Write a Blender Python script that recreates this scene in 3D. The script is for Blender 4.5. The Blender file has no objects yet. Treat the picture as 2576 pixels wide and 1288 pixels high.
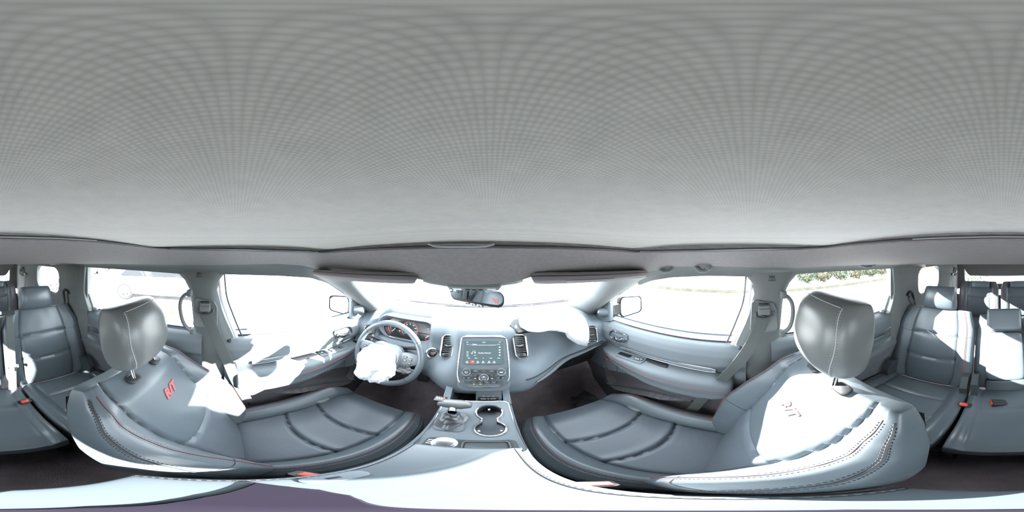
import bpy, bmesh, math, random
from math import sin, cos, pi, radians, sqrt, exp, tan, atan2
from mathutils import Vector, Matrix, noise
random.seed(7)
C = bpy.context.scene.collection
SC = bpy.context.scene
# ------------------------------------------------------------------ camera, light, exposure
CZ = 1.25            # lens height above the cabin floor
CX = -0.035          # centreline of the car
HEAD = 1220.0        # image column that looks straight ahead
KP = 2576 / 360.0
cam = bpy.data.cameras.new('camera'); cam.type = 'PANO'
cam.panorama_type = 'EQUIRECTANGULAR'
cam.clip_start = 0.002; cam.clip_end = 500
co = bpy.data.objects.new('camera', cam); C.objects.link(co)
co.location = (0, 0, CZ)
co.rotation_euler = (pi/2, 0, -radians((1288-HEAD)/KP))
SC.camera = co
SUN_AZ, SUN_EL = 57.0, 26.5
sun = bpy.data.lights.new('sun', 'SUN'); sun.energy = 26; sun.angle = radians(0.6); sun.color = (1.0, 0.985, 0.96)
so = bpy.data.objects.new('sun', sun); C.objects.link(so)
_s = Vector((sin(radians(SUN_AZ))*cos(radians(SUN_EL)), cos(radians(SUN_AZ))*cos(radians(SUN_EL)), sin(radians(SUN_EL))))
so.rotation_euler = _s.to_track_quat('Z', 'Y').to_euler()
W = bpy.data.worlds.new('sky'); SC.world = W; W.use_nodes = True
_bg = W.node_tree.nodes['Background']
_bg.inputs[0].default_value = (0.86, 0.94, 1.0, 1); _bg.inputs[1].default_value = 5.8
SC.view_settings.view_transform = 'Standard'; SC.view_settings.look = 'None'
SC.view_settings.exposure = 1.3; SC.view_settings.gamma = 1.0; SC.view_settings.use_curve_mapping = False
cy = SC.cycles
cy.max_bounces = 10; cy.diffuse_bounces = 6; cy.glossy_bounces = 4; cy.transparent_max_bounces = 16
cy.sample_clamp_indirect = 12; cy.caustics_reflective = False; cy.caustics_refractive = False

# ------------------------------------------------------------------ helpers
def ray(px, py):
    a = radians((px-HEAD)/KP); e = radians((644-py)/KP)
    return Vector((sin(a)*cos(e), cos(a)*cos(e), sin(e)))
def at(px, py, x=None, y=None, z=None, r=None):
    d = ray(px, py)
    if x is not None: t = x/d.x
    elif y is not None: t = y/d.y
    elif z is not None: t = (z-CZ)/d.z
    else: t = r/sqrt(d.x**2+d.y**2)
    p = d*t; return Vector((p.x, p.y, p.z+CZ))
def lerp(a, b, t): return a+(b-a)*t
def ss(a, b, t):
    t = max(0.0, min(1.0, (t-a)/(b-a))); return t*t*(3-2*t)
def gr(d, w, dep): return dep*exp(-(d/w)**2)
def interp(tab, x):
    if x <= tab[0][0]: return tab[0][1]
    for (a, b), (c, d) in zip(tab, tab[1:]):
        if x <= c: return b+(d-b)*(x-a)/(c-a)
    return tab[-1][1]
def smooth_path(pts, n=8, closed=False):
    P = [Vector(p) for p in pts]; out = []; N = len(P)
    rng = range(N if closed else N-1)
    for i in rng:
        p0 = P[(i-1) % N] if closed or i > 0 else P[0]*2-P[1]
        p1 = P[i]; p2 = P[(i+1) % N]
        p3 = P[(i+2) % N] if closed or i+2 < N else P[-1]*2-P[-2]
        for k in range(n):
            t = k/n
            out.append(0.5*((2*p1)+(p2-p0)*t+(2*p0-5*p1+4*p2-p3)*t*t+(3*p1-p0-3*p2+p3)*t**3))
    if not closed: out.append(P[-1])
    return out
def frame(o, xa, ya):
    xa = Vector(xa).normalized(); ya = Vector(ya); za = xa.cross(ya).normalized(); ya = za.cross(xa).normalized()
    m = Matrix.Identity(4)
    for i in range(3): m[i][0] = xa[i]; m[i][1] = ya[i]; m[i][2] = za[i]; m[i][3] = o[i]
    return m
def T(x, y, z): return Matrix.Translation((x, y, z))
def RX(a): return Matrix.Rotation(radians(a), 4, 'X')
def RY(a): return Matrix.Rotation(radians(a), 4, 'Y')
def RZ(a): return Matrix.Rotation(radians(a), 4, 'Z')
I4 = Matrix.Identity(4)
class MB:
    def __init__(s, M=None): s.v = []; s.f = []; s.M = M or I4; s.mi = []; s.cur = 0; s.marks = []
    def mark(s): s.marks.append(len(s.f)); return s
    def pt(s, p): s.v.append(s.M @ Vector(p)); return len(s.v)-1
    def face(s, *ids): s.f.append(ids); s.mi.append(s.cur)
    def grid(s, fn, nu, nv, cu=False, cv=False, flip=False):
        b = len(s.v)
        for j in range(nv):
            for i in range(nu): s.pt(fn(i/(nu if cu else nu-1), j/(nv if cv else nv-1)))
        for j in range(nv if cv else nv-1):
            for i in range(nu if cu else nu-1):
                a = b+j*nu+i; c = b+j*nu+(i+1) % nu; d = b+((j+1) % nv)*nu+(i+1) % nu; e = b+((j+1) % nv)*nu+i
                s.face(*((a, e, d, c) if flip else (a, c, d, e)))
        return s
    def loft(s, rings, closed=True, cap0=True, cap1=True):
        b = len(s.v); n = len(rings[0])
        for r in rings:
            for p in r: s.pt(p)
        for j in range(len(rings)-1):
            for i in range(n if closed else n-1):
                s.face(b+j*n+i, b+j*n+(i+1) % n, b+(j+1)*n+(i+1) % n, b+(j+1)*n+i)
        if cap0: s.face(*[b+i for i in reversed(range(n))])
        if cap1: s.face(*[b+(len(rings)-1)*n+i for i in range(n)])
        return s
    def box(s, c, d, bev=0.0):
        x, y, z = [k/2 for k in d]
        b = min(bev, x*.98, y*.98, z*.98)
        if b <= 0:
            i0 = len(s.v)
            for q in ((-x,-y,-z),(x,-y,-z),(x,y,-z),(-x,y,-z),(-x,-y,z),(x,-y,z),(x,y,z),(-x,y,z)): s.pt(Vector(c)+Vector(q))
            for q in ((0,3,2,1),(4,5,6,7),(0,1,5,4),(1,2,6,5),(2,3,7,6),(3,0,4,7)): s.face(*[i0+k for k in q])
            return s
        rings = []
        for zz, ins in ((-z, b), (-z+b*.3, b*.3), (-z+b, 0), (z-b, 0), (z-b*.3, b*.3), (z, b)):
            rings.append([Vector(c)+Vector((p[0], p[1], zz)) for p in rrect(x-ins, y-ins, max(b, .0005), 3)])
        return s.loft(rings)
    def tube(s, pts, r, n=8, closed=False, cap=True, flat=1.0, up=None):
        P = [Vector(p) for p in pts]; N = len(P); rings = []; ref = None
        for i in range(N):
            t = (P[(i+1) % N]-P[i-1]) if (closed or 0 < i < N-1) else (P[1]-P[0] if i == 0 else P[-1]-P[-2])
            if t.length < 1e-9: t = Vector((0, 0, 1))
            t.normalize()
            if up is not None: ref = Vector(up)
            elif ref is None: ref = Vector((0, 0, 1)) if abs(t.z) < .9 else Vector((1, 0, 0))
            a = t.cross(ref)
            if a.length < 1e-6: a = t.cross(Vector((1, .1, 0)))
            a.normalize(); b = a.cross(t).normalized(); 
            if up is None: ref = b
            rr = r(i/(N-1)) if callable(r) else r
            rings.append([P[i]+a*cos(2*pi*k/n)*rr+b*sin(2*pi*k/n)*rr*flat for k in range(n)])
        if closed:
            rings.append(rings[0]); return s.loft(rings, cap0=False, cap1=False)
        return s.loft(rings, cap0=cap, cap1=cap)
    def disc(s, c, r, n=24, z=0, rx=None):
        return s.face(*[s.pt((c[0]+cos(2*pi*k/n)*r, c[1]+sin(2*pi*k/n)*(rx or r), z)) for k in range(n)])
    def lathe(s, prof, n=28, cap0=False, cap1=True):
        return s.loft([[(r*cos(2*pi*k/n), r*sin(2*pi*k/n), z) for k in range(n)] for r, z in prof], cap0=cap0, cap1=cap1)
    def prism(s, poly, z0, z1, bev=0):
        if bev:
            c = Vector((sum(p[0] for p in poly)/len(poly), sum(p[1] for p in poly)/len(poly), 0))
            def ins(p, k): d = Vector((p[0], p[1], 0))-c; return c+d*(1-k/max(d.length, 1e-6))
            return s.loft([[(p[0], p[1], z0) for p in poly], [(p[0], p[1], z1-bev) for p in poly],
                           [(*ins(p, bev*.3)[:2], z1-bev*.3) for p in poly], [(*ins(p, bev)[:2], z1) for p in poly]])
        return s.loft([[(p[0], p[1], z0) for p in poly], [(p[0], p[1], z1) for p in poly]])
    def build(s, name, mat, parent=None, ang=35, label=None):
        if len(s.marks) > 1:      # every marked piece becomes a part of its own
            mk = s.marks+[len(s.f)]; first = None
            for i0, i1 in zip(mk, mk[1:]):
                fs = s.f[i0:i1]; used = sorted({k for f in fs for k in f}); mp = {k: i for i, k in enumerate(used)}
                if not used: continue
                m = MB(); m.v = [s.v[k] for k in used]; m.f = [tuple(mp[k] for k in f) for f in fs]; m.mi = s.mi[i0:i1]
                o = m.build(name, mat, parent, ang, label); first = first or o
            return first
        me = bpy.data.meshes.new(name)
        me.from_pydata([tuple(p) for p in s.v], [], [list(f) for f in s.f])
        mats = mat if isinstance(mat, (list, tuple)) else [mat]
        for m in mats: me.materials.append(m)
        if len(mats) > 1:
            for p, k in zip(me.polygons, s.mi): p.material_index = k
        bm = bmesh.new(); bm.from_mesh(me)
        bmesh.ops.remove_doubles(bm, verts=bm.verts, dist=1e-6)
        bmesh.ops.recalc_face_normals(bm, faces=bm.faces); bm.to_mesh(me); bm.free()
        for p in me.polygons: p.use_smooth = True
        me.set_sharp_from_angle(angle=radians(ang))
        o = bpy.data.objects.new(name, me); C.objects.link(o)
        if parent is not None:
            o.parent = parent; o.matrix_parent_inverse = Matrix.Identity(4)
            inv = world_of(parent).inverted()
            me.transform(inv)
        if label: o['label'] = label
        return o
def world_of(o):
    m = Matrix.LocRotScale(o.location, o.rotation_euler, o.scale)
    return (world_of(o.parent) @ m) if o.parent else m
def rrect(hx, hy, r, n=5):
    out = []; r = min(r, hx, hy)
    for cx, cyy, a0 in ((hx-r, hy-r, 0), (-hx+r, hy-r, 90), (-hx+r, -hy+r, 180), (hx-r, -hy+r, 270)):
        for k in range(n+1):
            a = radians(a0+90*k/n); out.append((cx+r*cos(a), cyy+r*sin(a)))
    return out
def thing(name, label, cat, loc=(0, 0, 0), group=None):
    o = bpy.data.objects.new(name, None); C.objects.link(o); o.location = loc
    o.empty_display_size = .05
    return tag(o, label, cat, group)
def tag(o, label, cat, group=None, kind=None):
    o['label'] = label; o['category'] = cat
    if group: o['group'] = group
    if kind: o['kind'] = kind
    return o
def struct(o, label=None, cat='structure'):
    o['kind'] = 'structure'
    if label: o['label'] = label
    o['category'] = cat
    return o
def text(s, M, size, mat, name, parent, depth=.0004, shear=0, align='CENTER', weight=0):
    cu = bpy.data.curves.new(name, 'FONT'); cu.body = s; cu.size = size; cu.align_x = align; cu.align_y = 'CENTER'
    cu.extrude = depth; cu.shear = shear; cu.resolution_u = 2; cu.offset = weight
    t = bpy.data.objects.new('tmp', cu); C.objects.link(t)
    dg = bpy.context.evaluated_depsgraph_get(); me = bpy.data.meshes.new_from_object(t.evaluated_get(dg))
    bpy.data.objects.remove(t); me.name = name; me.materials.clear(); me.materials.append(mat)
    me.transform(M)
    o = bpy.data.objects.new(name, me); C.objects.link(o)
    if parent is not None:
        o.parent = parent; me.transform(world_of(parent).inverted())
    return o

# ------------------------------------------------------------------ materials
def mat(name, col, rough=.5, metal=0, spec=.5, emit=None, es=0, bump=None, var=None, coat=0):
    m = bpy.data.materials.new(name); m.use_nodes = True; nt = m.node_tree; b = nt.nodes['Principled BSDF']
    b.inputs['Base Color'].default_value = (*col, 1); b.inputs['Roughness'].default_value = rough
    b.inputs['Metallic'].default_value = metal; b.inputs['Specular IOR Level'].default_value = spec
    b.inputs['Coat Weight'].default_value = coat
    if emit: b.inputs['Emission Color'].default_value = (*emit, 1); b.inputs['Emission Strength'].default_value = es
    tc = nt.nodes.new('ShaderNodeTexCoord')
    if var:   # gentle mottling of the colour: (scale, amount)
        n = nt.nodes.new('ShaderNodeTexNoise'); n.inputs['Scale'].default_value = var[0]; n.inputs['Detail'].default_value = 4
        nt.links.new(tc.outputs['Object'], n.inputs['Vector'])
        r = nt.nodes.new('ShaderNodeValToRGB'); r.color_ramp.elements[0].position = .3; r.color_ramp.elements[1].position = .7
        r.color_ramp.elements[0].color = (*[c*(1-var[1]) for c in col], 1); r.color_ramp.elements[1].color = (*[min(1, c*(1+var[1])) for c in col], 1)
        nt.links.new(n.outputs['Fac'], r.inputs['Fac']); nt.links.new(r.outputs['Color'], b.inputs['Base Color'])
    if bump:  # (kind, scale, strength, distance)
        k, sc, st, dist = bump
        if k == 'noise':
            n = nt.nodes.new('ShaderNodeTexNoise'); n.inputs['Scale'].default_value = sc; n.inputs['Detail'].default_value = 3; out = n.outputs['Fac']
        elif k == 'voronoi':
            n = nt.nodes.new('ShaderNodeTexVoronoi'); n.inputs['Scale'].default_value = sc; out = n.outputs['Distance']
        elif k == 'dots':
            n = nt.nodes.new('ShaderNodeTexVoronoi'); n.inputs['Scale'].default_value = sc; n.inputs['Randomness'].default_value = 0.0; out = n.outputs['Distance']
        nt.links.new(tc.outputs['Object'], n.inputs['Vector'])
        bp = nt.nodes.new('ShaderNodeBump'); bp.inputs['Strength'].default_value = st; bp.inputs['Distance'].default_value = dist
        nt.links.new(out, bp.inputs['Height']); nt.links.new(bp.outputs['Normal'], b.inputs['Normal'])
    return m
def weave(name, col, pitch, amt, rough=.9, sheen=0):
    """knitted cloth: a regular lattice of small loops, colour and relief"""
    m = mat(name, col, rough, spec=.1); nt = m.node_tree; b = nt.nodes['Principled BSDF']
    b.inputs['Sheen Weight'].default_value = sheen; b.inputs['Sheen Roughness'].default_value = .45
    tc = nt.nodes.new('ShaderNodeTexCoord'); v = nt.nodes.new('ShaderNodeTexVoronoi')
    v.inputs['Scale'].default_value = 1/pitch; v.inputs['Randomness'].default_value = .12
    mp = nt.nodes.new('ShaderNodeMapping'); mp.inputs['Rotation'].default_value = (0, 0, radians(2)); mp.inputs['Scale'].default_value = (1, .8, 1)
    nt.links.new(tc.outputs['Object'], mp.inputs['Vector']); nt.links.new(mp.outputs['Vector'], v.inputs['Vector'])
    r = nt.nodes.new('ShaderNodeValToRGB'); r.color_ramp.elements[0].position = .12; r.color_ramp.elements[1].position = .62
    r.color_ramp.elements[0].color = (*[min(1, c*(1+amt)) for c in col], 1); r.color_ramp.elements[1].color = (*[c*(1-amt) for c in col], 1)
    nt.links.new(v.outputs['Distance'], r.inputs['Fac'])
    n = nt.nodes.new('ShaderNodeTexNoise'); n.inputs['Scale'].default_value = 90; n.inputs['Detail'].default_value = 5
    nt.links.new(tc.outputs['Object'], n.inputs['Vector'])
    mx = nt.nodes.new('ShaderNodeMixRGB'); mx.blend_type = 'OVERLAY'; mx.inputs[0].default_value = .15
    nt.links.new(r.outputs['Color'], mx.inputs[1]); nt.links.new(n.outputs['Fac'], mx.inputs[2])
    nt.links.new(mx.outputs['Color'], b.inputs['Base Color'])
    bp = nt.nodes.new('ShaderNodeBump'); bp.inputs['Strength'].default_value = .35; bp.inputs['Distance'].default_value = .0004; bp.invert = True
    nt.links.new(v.outputs['Distance'], bp.inputs['Height']); nt.links.new(bp.outputs['Normal'], b.inputs['Normal'])
    return m
def glassmat(name, tint=(.97, .99, 1), refl=.06):
    m = bpy.data.materials.new(name); m.use_nodes = True; nt = m.node_tree; nt.nodes.clear()
    o = nt.nodes.new('ShaderNodeOutputMaterial'); t = nt.nodes.new('ShaderNodeBsdfTransparent'); g = nt.nodes.new('ShaderNodeBsdfGlossy')
    t.inputs['Color'].default_value = (*tint, 1); g.inputs['Roughness'].default_value = .02
    mx = nt.nodes.new('ShaderNodeMixShader'); mx.inputs[0].default_value = refl
    nt.links.new(t.outputs[0], mx.inputs[1]); nt.links.new(g.outputs[0], mx.inputs[2]); nt.links.new(mx.outputs[0], o.inputs['Surface'])
    return m
M_LEA = mat('leather', (.088, .107, .121), .36, spec=.6, bump=('noise', 420, .18, .0006), var=(6, .07))
M_LEA2 = mat('leather_headrest', (.118, .124, .122), .34, spec=.55, bump=('noise', 420, .15, .0006), var=(5, .05))  # lighter and warmer than the seat leather: reflected light put into the colour
M_PERF = mat('leather_perforated', (.092, .106, .124), .44, spec=.5, bump=('dots', 260, .5, .0007), var=(7, .06))
M_SEAM = mat('seam_thread', (.02, .022, .025), .7)
M_RED = mat('red_thread', (.40, .10, .10), .7)
M_SILV = mat('grey_thread', (.30, .31, .31), .6)
M_DASH = mat('dash_soft_plastic', (.145, .172, .195), .55, spec=.35, bump=('noise', 600, .25, .0005), var=(4, .05))
M_DOOR = mat('door_plastic', (.145, .165, .180), .55, spec=.35, bump=('noise', 600, .25, .0005), var=(4, .05))
M_DOORL = mat('door_lower_plastic', (.105, .100, .106), .6, spec=.3, bump=('noise', 500, .25, .0005))
M_STACK = mat('stack_plastic', (.115, .135, .150), .42, spec=.45)
M_BLACK = mat('gloss_black', (.012, .013, .015), .2, spec=.5)
M_DARK = mat('dark_plastic', (.017, .018, .020), .5)
M_BTN = mat('button_plastic', (.055, .065, .07), .45)
M_TRIM = mat('pillar_trim', (.165, .175, .172), .75, spec=.25, bump=('noise', 500, .25, .0005), var=(5, .05))
M_TRIMW = mat('rear_trim', (.15, .145, .138), .75, spec=.25, bump=('noise', 400, .3, .0006), var=(5, .06))
M_CHROME = mat('chrome', (.82, .83, .86), .12, metal=1)
M_SATIN = mat('satin_metal', (.45, .47, .50), .32, metal=1)
M_CLOTH = weave('sunshade_knit', (.285, .27, .245), .0017, .14, sheen=.42)
M_HEAD = weave('headliner_knit', (.25, .235, .235), .0017, .16)
M_VISOR = mat('visor_cloth', (.20, .18, .185), .9, spec=.1, bump=('noise', 900, .3, .0004))
M_CARPET = mat('carpet', (.25, .212, .222), .95, spec=.05, bump=('noise', 350, .8, .004), var=(9, .25))
M_BELT = mat('belt_webbing', (.090, .098, .094), .7, bump=('noise', 700, .2, .0004))
M_BELTD = mat('belt_webbing_dark', (.07, .068, .072), .7, bump=('noise', 700, .2, .0004))
M_BAG = mat('airbag_cloth', (.86, .86, .88), .8, spec=.2, bump=('noise', 60, .5, .004))
M_GLASS = glassmat('window_glass')
M_GAUGEGLASS = glassmat('gauge_glass', refl=.05)
M_MIRROR = mat('mirror_glass', (.93, .95, .96), .01, metal=1)
M_RUBBER = mat('rubber_and_gap_shade', (.035, .035, .04), .6)
M_SEALW = mat('sunlit_door_frame', (.78, .76, .80), .3, coat=.4)  # door frame; its near-white tone carries the sunlight falling on it
M_BUCKLE = mat('red_buckle', (.75, .07, .04), .35, emit=(.8, .1, .05), es=0.0)
M_ORANGE = mat('orange_plastic', (.30, .05, .008), .5)
M_WHITE = mat('white_print', (.8, .82, .85), .5)
M_PAINT = mat('white_paint', (.82, .82, .84), .25, coat=.6)
M_TYRE = mat('tyre_rubber', (.018, .018, .02), .8)
M_WHEEL = mat('alloy_wheel', (.55, .55, .57), .35, metal=.6)
M_UIW = mat('screen_white', (.1, .1, .1), .4, emit=(.9, .95, 1), es=.75)
M_UIR = mat('screen_red', (.1, .02, .02), .4, emit=(1, .12, .08), es=.45)
M_UIA = mat('lamp_amber', (.1, .05, .01), .4, emit=(1, .35, .05), es=1.2)
M_SCREEN = mat('screen_glass', (.035, .05, .055), .05, spec=.9, emit=(.045, .065, .07), es=1.0)
# ------------------------------------------------------------------ car shell
def mir(p): return (2*CX-p[0], p[1], p[2])
def sq(az, xl, xr, yf, yb, n):
    s_, c_ = sin(az), cos(az)
    ax = xr if s_ > 0 else xl; ay = yf if c_ > 0 else yb
    return 1/((abs(s_)/ax)**n+(abs(c_)/ay)**n)**(1/n)
RIM = [(0,604.5),(150,607),(240,611),(300,617),(380,625),(440,629),(605,631),(750,635),(810,637),(870,634),(950,630),(1050,627),(1200,625),(1400,627),(1520,631),(1600,636),(1750,634),(1880,631),(2000,629),(2080,625),(2150,618),(2250,611),(2350,607),(2500,604),(2576,604.5)]
EDGE = [(0,665),(150,664),(280,664),(400,666),(520,667),(605,666),(700,664),(760,668),(800,677),(880,684),(1000,691),(1055,703),(1120,714),(1190,718),(1260,713),(1312,705),(1350,692),(1500,689),(1640,682),(1690,671),(1780,669),(1900,673),(2000,673),(2100,669),(2200,666),(2400,665),(2576,665)]
def rim_pt(px, k=0.0):
    a = radians((px-HEAD)/KP); r = sq(a, .45, .41, .305, .236, 14)+k
    z = CZ+(r-k)*tan(radians((644-interp(RIM, px))/KP))
    return Vector((sin(a)*r, cos(a)*r, z))
def edge_pt(px):
    a = radians((px-HEAD)/KP); r = sq(a, .655, .585, .41, 1.22, 7)
    z = CZ+r*tan(radians((644-interp(EDGE, px))/KP))
    return Vector((sin(a)*r, cos(a)*r, z))
NS = 288
b = MB(); rings = []
cols = [2576*i/NS for i in range(NS)]
rings.append([rim_pt(px, .006)+Vector((0, 0, .040)) for px in cols])
rings.append([rim_pt(px, .001)+Vector((0, 0, .004)) for px in cols])
for k in range(0, 15):
    t = k/14; ring = []
    for px in cols:
        p, q = rim_pt(px), edge_pt(px)
        m = p.lerp(q, t)
        m.z = lerp(p.z, q.z, t)+(.004*sin(pi*t) if 1 else 0)-.0*t
        ring.append(m)
    rings.append(ring)
rings.append([edge_pt(px)+Vector((edge_pt(px).x*.012, edge_pt(px).y*.008, .006)) for px in cols])
rings.append([edge_pt(px)+Vector((edge_pt(px).x*.004, edge_pt(px).y*.004, .03)) for px in cols])
b.loft(rings, cap0=False, cap1=False)
struct(b.build('ceiling', M_HEAD, ang=50), 'grey knitted cloth headliner around the closed sunroof shade', 'ceiling')
# headliner of the rear cabin, lying higher behind the front tray
b = MB(); b.grid(lambda u, v: (CX+(u-.5)*1.36, -1.15-1.5*v, 1.235-.05*abs(2*u-1)**3-.08*v*v), 24, 16)
struct(b.build('ceiling', M_HEAD), 'grey headliner above the rear rows', 'ceiling')
# outer roof skin, keeps the sun out
b = MB(); b.loft([[(CX-.70, y, 1.19), (CX-.62, y, 1.30), (CX, y, 1.335), (CX+.62, y, 1.30), (CX+.70, y, 1.19), (CX+.66, y, 1.345), (CX, y, 1.375), (CX-.66, y, 1.345)] for y in (.47, -.5, -1.5, -2.62)])
struct(b.build('roof_panel', M_PAINT), 'painted steel roof above the headliner', 'roof')

shade = thing('sunroof_shade', 'grey knitted sunshade panel closed across the sunroof opening overhead', 'sunshade', (0, 0, 1.29))
b = MB()
def shf(u, v):
    x = -.50+1.0*u; y = .36-.66*v
    return (x, y, 1.286-.012*(abs(x)/.5)**3+.001*cos(y*9)-.008*ss(.1, .34, y)**2)
b.grid(shf, 60, 44); b.build('shade_panel', M_CLOTH, shade)
b = MB(); hp = [at(1078, 613.5, y=.30), at(1100, 619.5, y=.296), at(1160, 620.5, y=.294), at(1215, 619.5, y=.296), at(1243, 614, y=.30)]
b.tube(smooth_path(hp, 8), .0022, 8); 
b.tube(smooth_path([at(1090, 615.5, y=.30), at(1160, 614.5, y=.30), at(1235, 615.5, y=.30)], 8), .0014, 6)
b.build('pull_handle', M_SILV, shade)
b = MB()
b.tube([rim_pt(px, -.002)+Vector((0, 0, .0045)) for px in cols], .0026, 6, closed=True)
b.build('gap_shade_ring', M_RUBBER, shade)  # dark ring stands in for the shadow in the gap round the opening
b = MB()
for a0, a1 in ((430, 800), (1610, 2060)):
    b.mark(); b.tube([rim_pt(px, -.0045)+Vector((0, 0, .0035)) for px in [lerp(a0, a1, k/40) for k in range(41)]], .0022, 6)
b.build('guide_rail', M_SATIN, shade, label='pale metal guide rails along both sides')
b = MB()
for a0, a1 in ((0, 243), (2296, 2576)):
    b.mark(); b.tube([rim_pt(px, -.005)+Vector((0, 0, .0045)) for px in [lerp(a0, a1, k/40) for k in range(41)]], .0010, 6)
b.build('cross_rail', M_SILV, shade)

# ---- side trim: roof rail, B pillar, C pillar and quarter panel, one shell per side
WTOP_L = [(160,667),(215,672),(350,681),(440,688),(470,691),(540,692),(555,690),(700,694),(780,699),(832,715)]
WTOP_R = [(1613,716),(1640,706),(1690,698),(1780,694),(1890,696),(1960,693),(2100,683),(2250,675),(2290,672)]
PFRONT = [(.10,.10),(.38,.085),(.66,.055),(.85,.02),(.99,-.03),(1.06,-.045),(1.10,-.055),(1.15,-.045),(1.18,-.01)]
PREAR = [(.10,-.13),(.66,-.137),(.91,-.162),(1.00,-.168),(1.08,-.172),(1.12,-.185),(1.15,-.205),(1.18,-.24)]
def sideX(z): return interp([(.1,.70),(.66,.70),(.85,.69),(1.0,.675),(1.12,.66),(1.18,.655)], z)
def side_shell(s, name, lab):
    b = MB()
    if s < 0: pxs = [lerp(125, 840, k/90) for k in range(91)]; tab = WTOP_L
    else: pxs = [lerp(1605, 2330, k/90) for k in range(91)]; tab = WTOP_R
    r1 = [edge_pt(px) for px in pxs]
    r3 = []
    for px in pxs:
        X = CX+s*.665; p = at(px, interp(tab, px), x=X); r3.append(p)
    r2 = [p.lerp(q, .5)+Vector((s*.008, 0, .006)) for p, q in zip(r1, r3)]
    r4 = [p+Vector((s*.05, 0, .012)) for p in r3]; r5 = [p+Vector((s*.05, 0, .07)) for p in r3]
    r0 = [p+Vector((-s*.01, 0, .012)) for p in r1]
    b.loft([r0, r1, r2, r3, r4, r5], closed=False, cap0=False, cap1=False)
    # B pillar
    rows = []
    for k in range(25):
        z = lerp(.10, 1.185, k/24); yf = interp(PFRONT, z); yr = interp(PREAR, z); X = sideX(z); n = 9; r = []
        r.append((CX+s*(X+.07), yf+.004, z))
        for i in range(n):
            t = i/(n-1); c = 1-abs(2*t-1)**4
            r.append((CX+s*(X+.020-.022*c), lerp(yf, yr, t), z))
        r.append((CX+s*(X+.07), yr-.004, z)); rows.append(r)
    b.loft(rows, closed=False, cap0=False, cap1=False)
    # quarter panel with its window opening
    hole = rrect(.235, .115, .085, 6); n = len(hole); hy, hz = -1.45, 1.03
    def outer(q):
        d = Vector((q[0], q[1])); kx = (.62-.0)/abs(d.x) if abs(d.x) > 1e-6 else 99; kz = .9
        y0, y1, z0, z1 = -.92-hy, -2.55-hy, .25-hz, 1.20-hz
        t = 99
        if d.x > 1e-6: t = min(t, y0/d.x)
        if d.x < -1e-6: t = min(t, y1/d.x)
        if d.y > 1e-6: t = min(t, z1/d.y)
        if d.y < -1e-6: t = min(t, z0/d.y)
        return (d.x*t, d.y*t)
    def Xq(y, z): return .665-.03*ss(-1.2, -2.3, y)+.02*ss(.9, .6, z)
    rings = []
    for t in (-1, 0, .04, .15, .5, 1):
        ring = []
        for q in hole:
            if t <= 0: yy, zz = hy+q[0]*1.0, hz+q[1]; dx = .045 if t < 0 else .012
            else:
                o = outer(q); yy, zz = hy+lerp(q[0], o[0], t), hz+lerp(q[1], o[1], t); dx = 0
            ring.append((CX+s*(Xq(yy, zz)+dx), yy, zz))
        rings.append(ring)
    b.loft(rings, cap0=False, cap1=False)
    # corner fillers so the outer rectangle is whole, and the strip behind the rear door
    b.grid(lambda u, v: (CX+s*(.667+.010*(1-u)), -.84-.10*u, lerp(.25, 1.19, v)), 5, 14)
    for yy, zz in ((-2.45, 1.15), (-2.45, .35), (-.98, .35), (-.98, 1.15)):
        b.grid(lambda u, v: (CX+s*(Xq(yy, zz)+.004), yy+(u-.5)*.5 if yy < -2 else yy-.05+(u-.5)*.3, zz+(v-.5)*.3), 4, 4)
    # shut line of the C pillar
    b.tube([(CX+s*.662, -.925, 1.18), (CX+s*.668, -.93, .9), (CX+s*.675, -.93, .5)], .004, 6)
    o = b.build(name, [M_TRIM], ang=40)
    struct(o, lab, 'side trim'); return o
wl = side_shell(-1, 'wall_left', 'grey pillar and roof-rail trim on the driver side')
wr = side_shell(1, 'wall_right', 'grey pillar and roof-rail trim on the passenger side')
for s in (-1, 1):   # moulded airbag letters on the B pillars
    o = at(501, 692, x=CX-.652) if s < 0 else at(1942, 701, x=CX+.652)
    M = frame(o, (0, s*-1.0, 0), (s*.15, 0, 1))
    text('SRS', M @ T(0, .006, .001), .016, M_DARK, 'moulded_letters', wl if s < 0 else wr, .0006)
    text('AIRBAG', M @ T(0, -.007, .001), .0085, M_DARK, 'moulded_letters', wl if s < 0 else wr, .0006)
# A pillars
LOW = [(-.665,.38,1.163),(-.695,.45,1.128),(-.70,.503,1.10),(-.70,.587,1.049),(-.70,.674,.986),(-.695,.828,.851),(-.69,.90,.79)]
INN = [(-.50,.43,1.168),(-.53,.52,1.150),(-.57,.58,1.13),(-.60,.68,1.075),(-.617,.77,1.022),(-.62,.98,.905),(-.62,1.08,.85)]
def a_pillar(name, side, lab):
    lo = smooth_path(LOW, 6); inn = smooth_path(INN, 6); b = MB(); rows = []
    for p, q in zip(lo, inn):
        out = Vector((-.06, .03, .03)); r = [p+Vector((-.03, .01, -.004)), p]
        for t in (.1, .3, .5, .7, .9): r.append(p.lerp(q, t)+Vector((.030, -.030, .0))*(1-abs(2*t-1)**2.5))
        r += [q, q+Vector((-.005, .03, .012)), p+Vector((-.03, .03, .03))]
        rows.append([mir(v) if side > 0 else v for v in r])
    b.loft(rows); o = b.build(name, M_TRIM, ang=50); return struct(o, lab, 'pillar trim')
a_pillar('trim_1', -1, 'grey windscreen pillar beside the driver, lower part in sun')
a_pillar('trim_2', 1, 'grey windscreen pillar beside the passenger seat')
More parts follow.
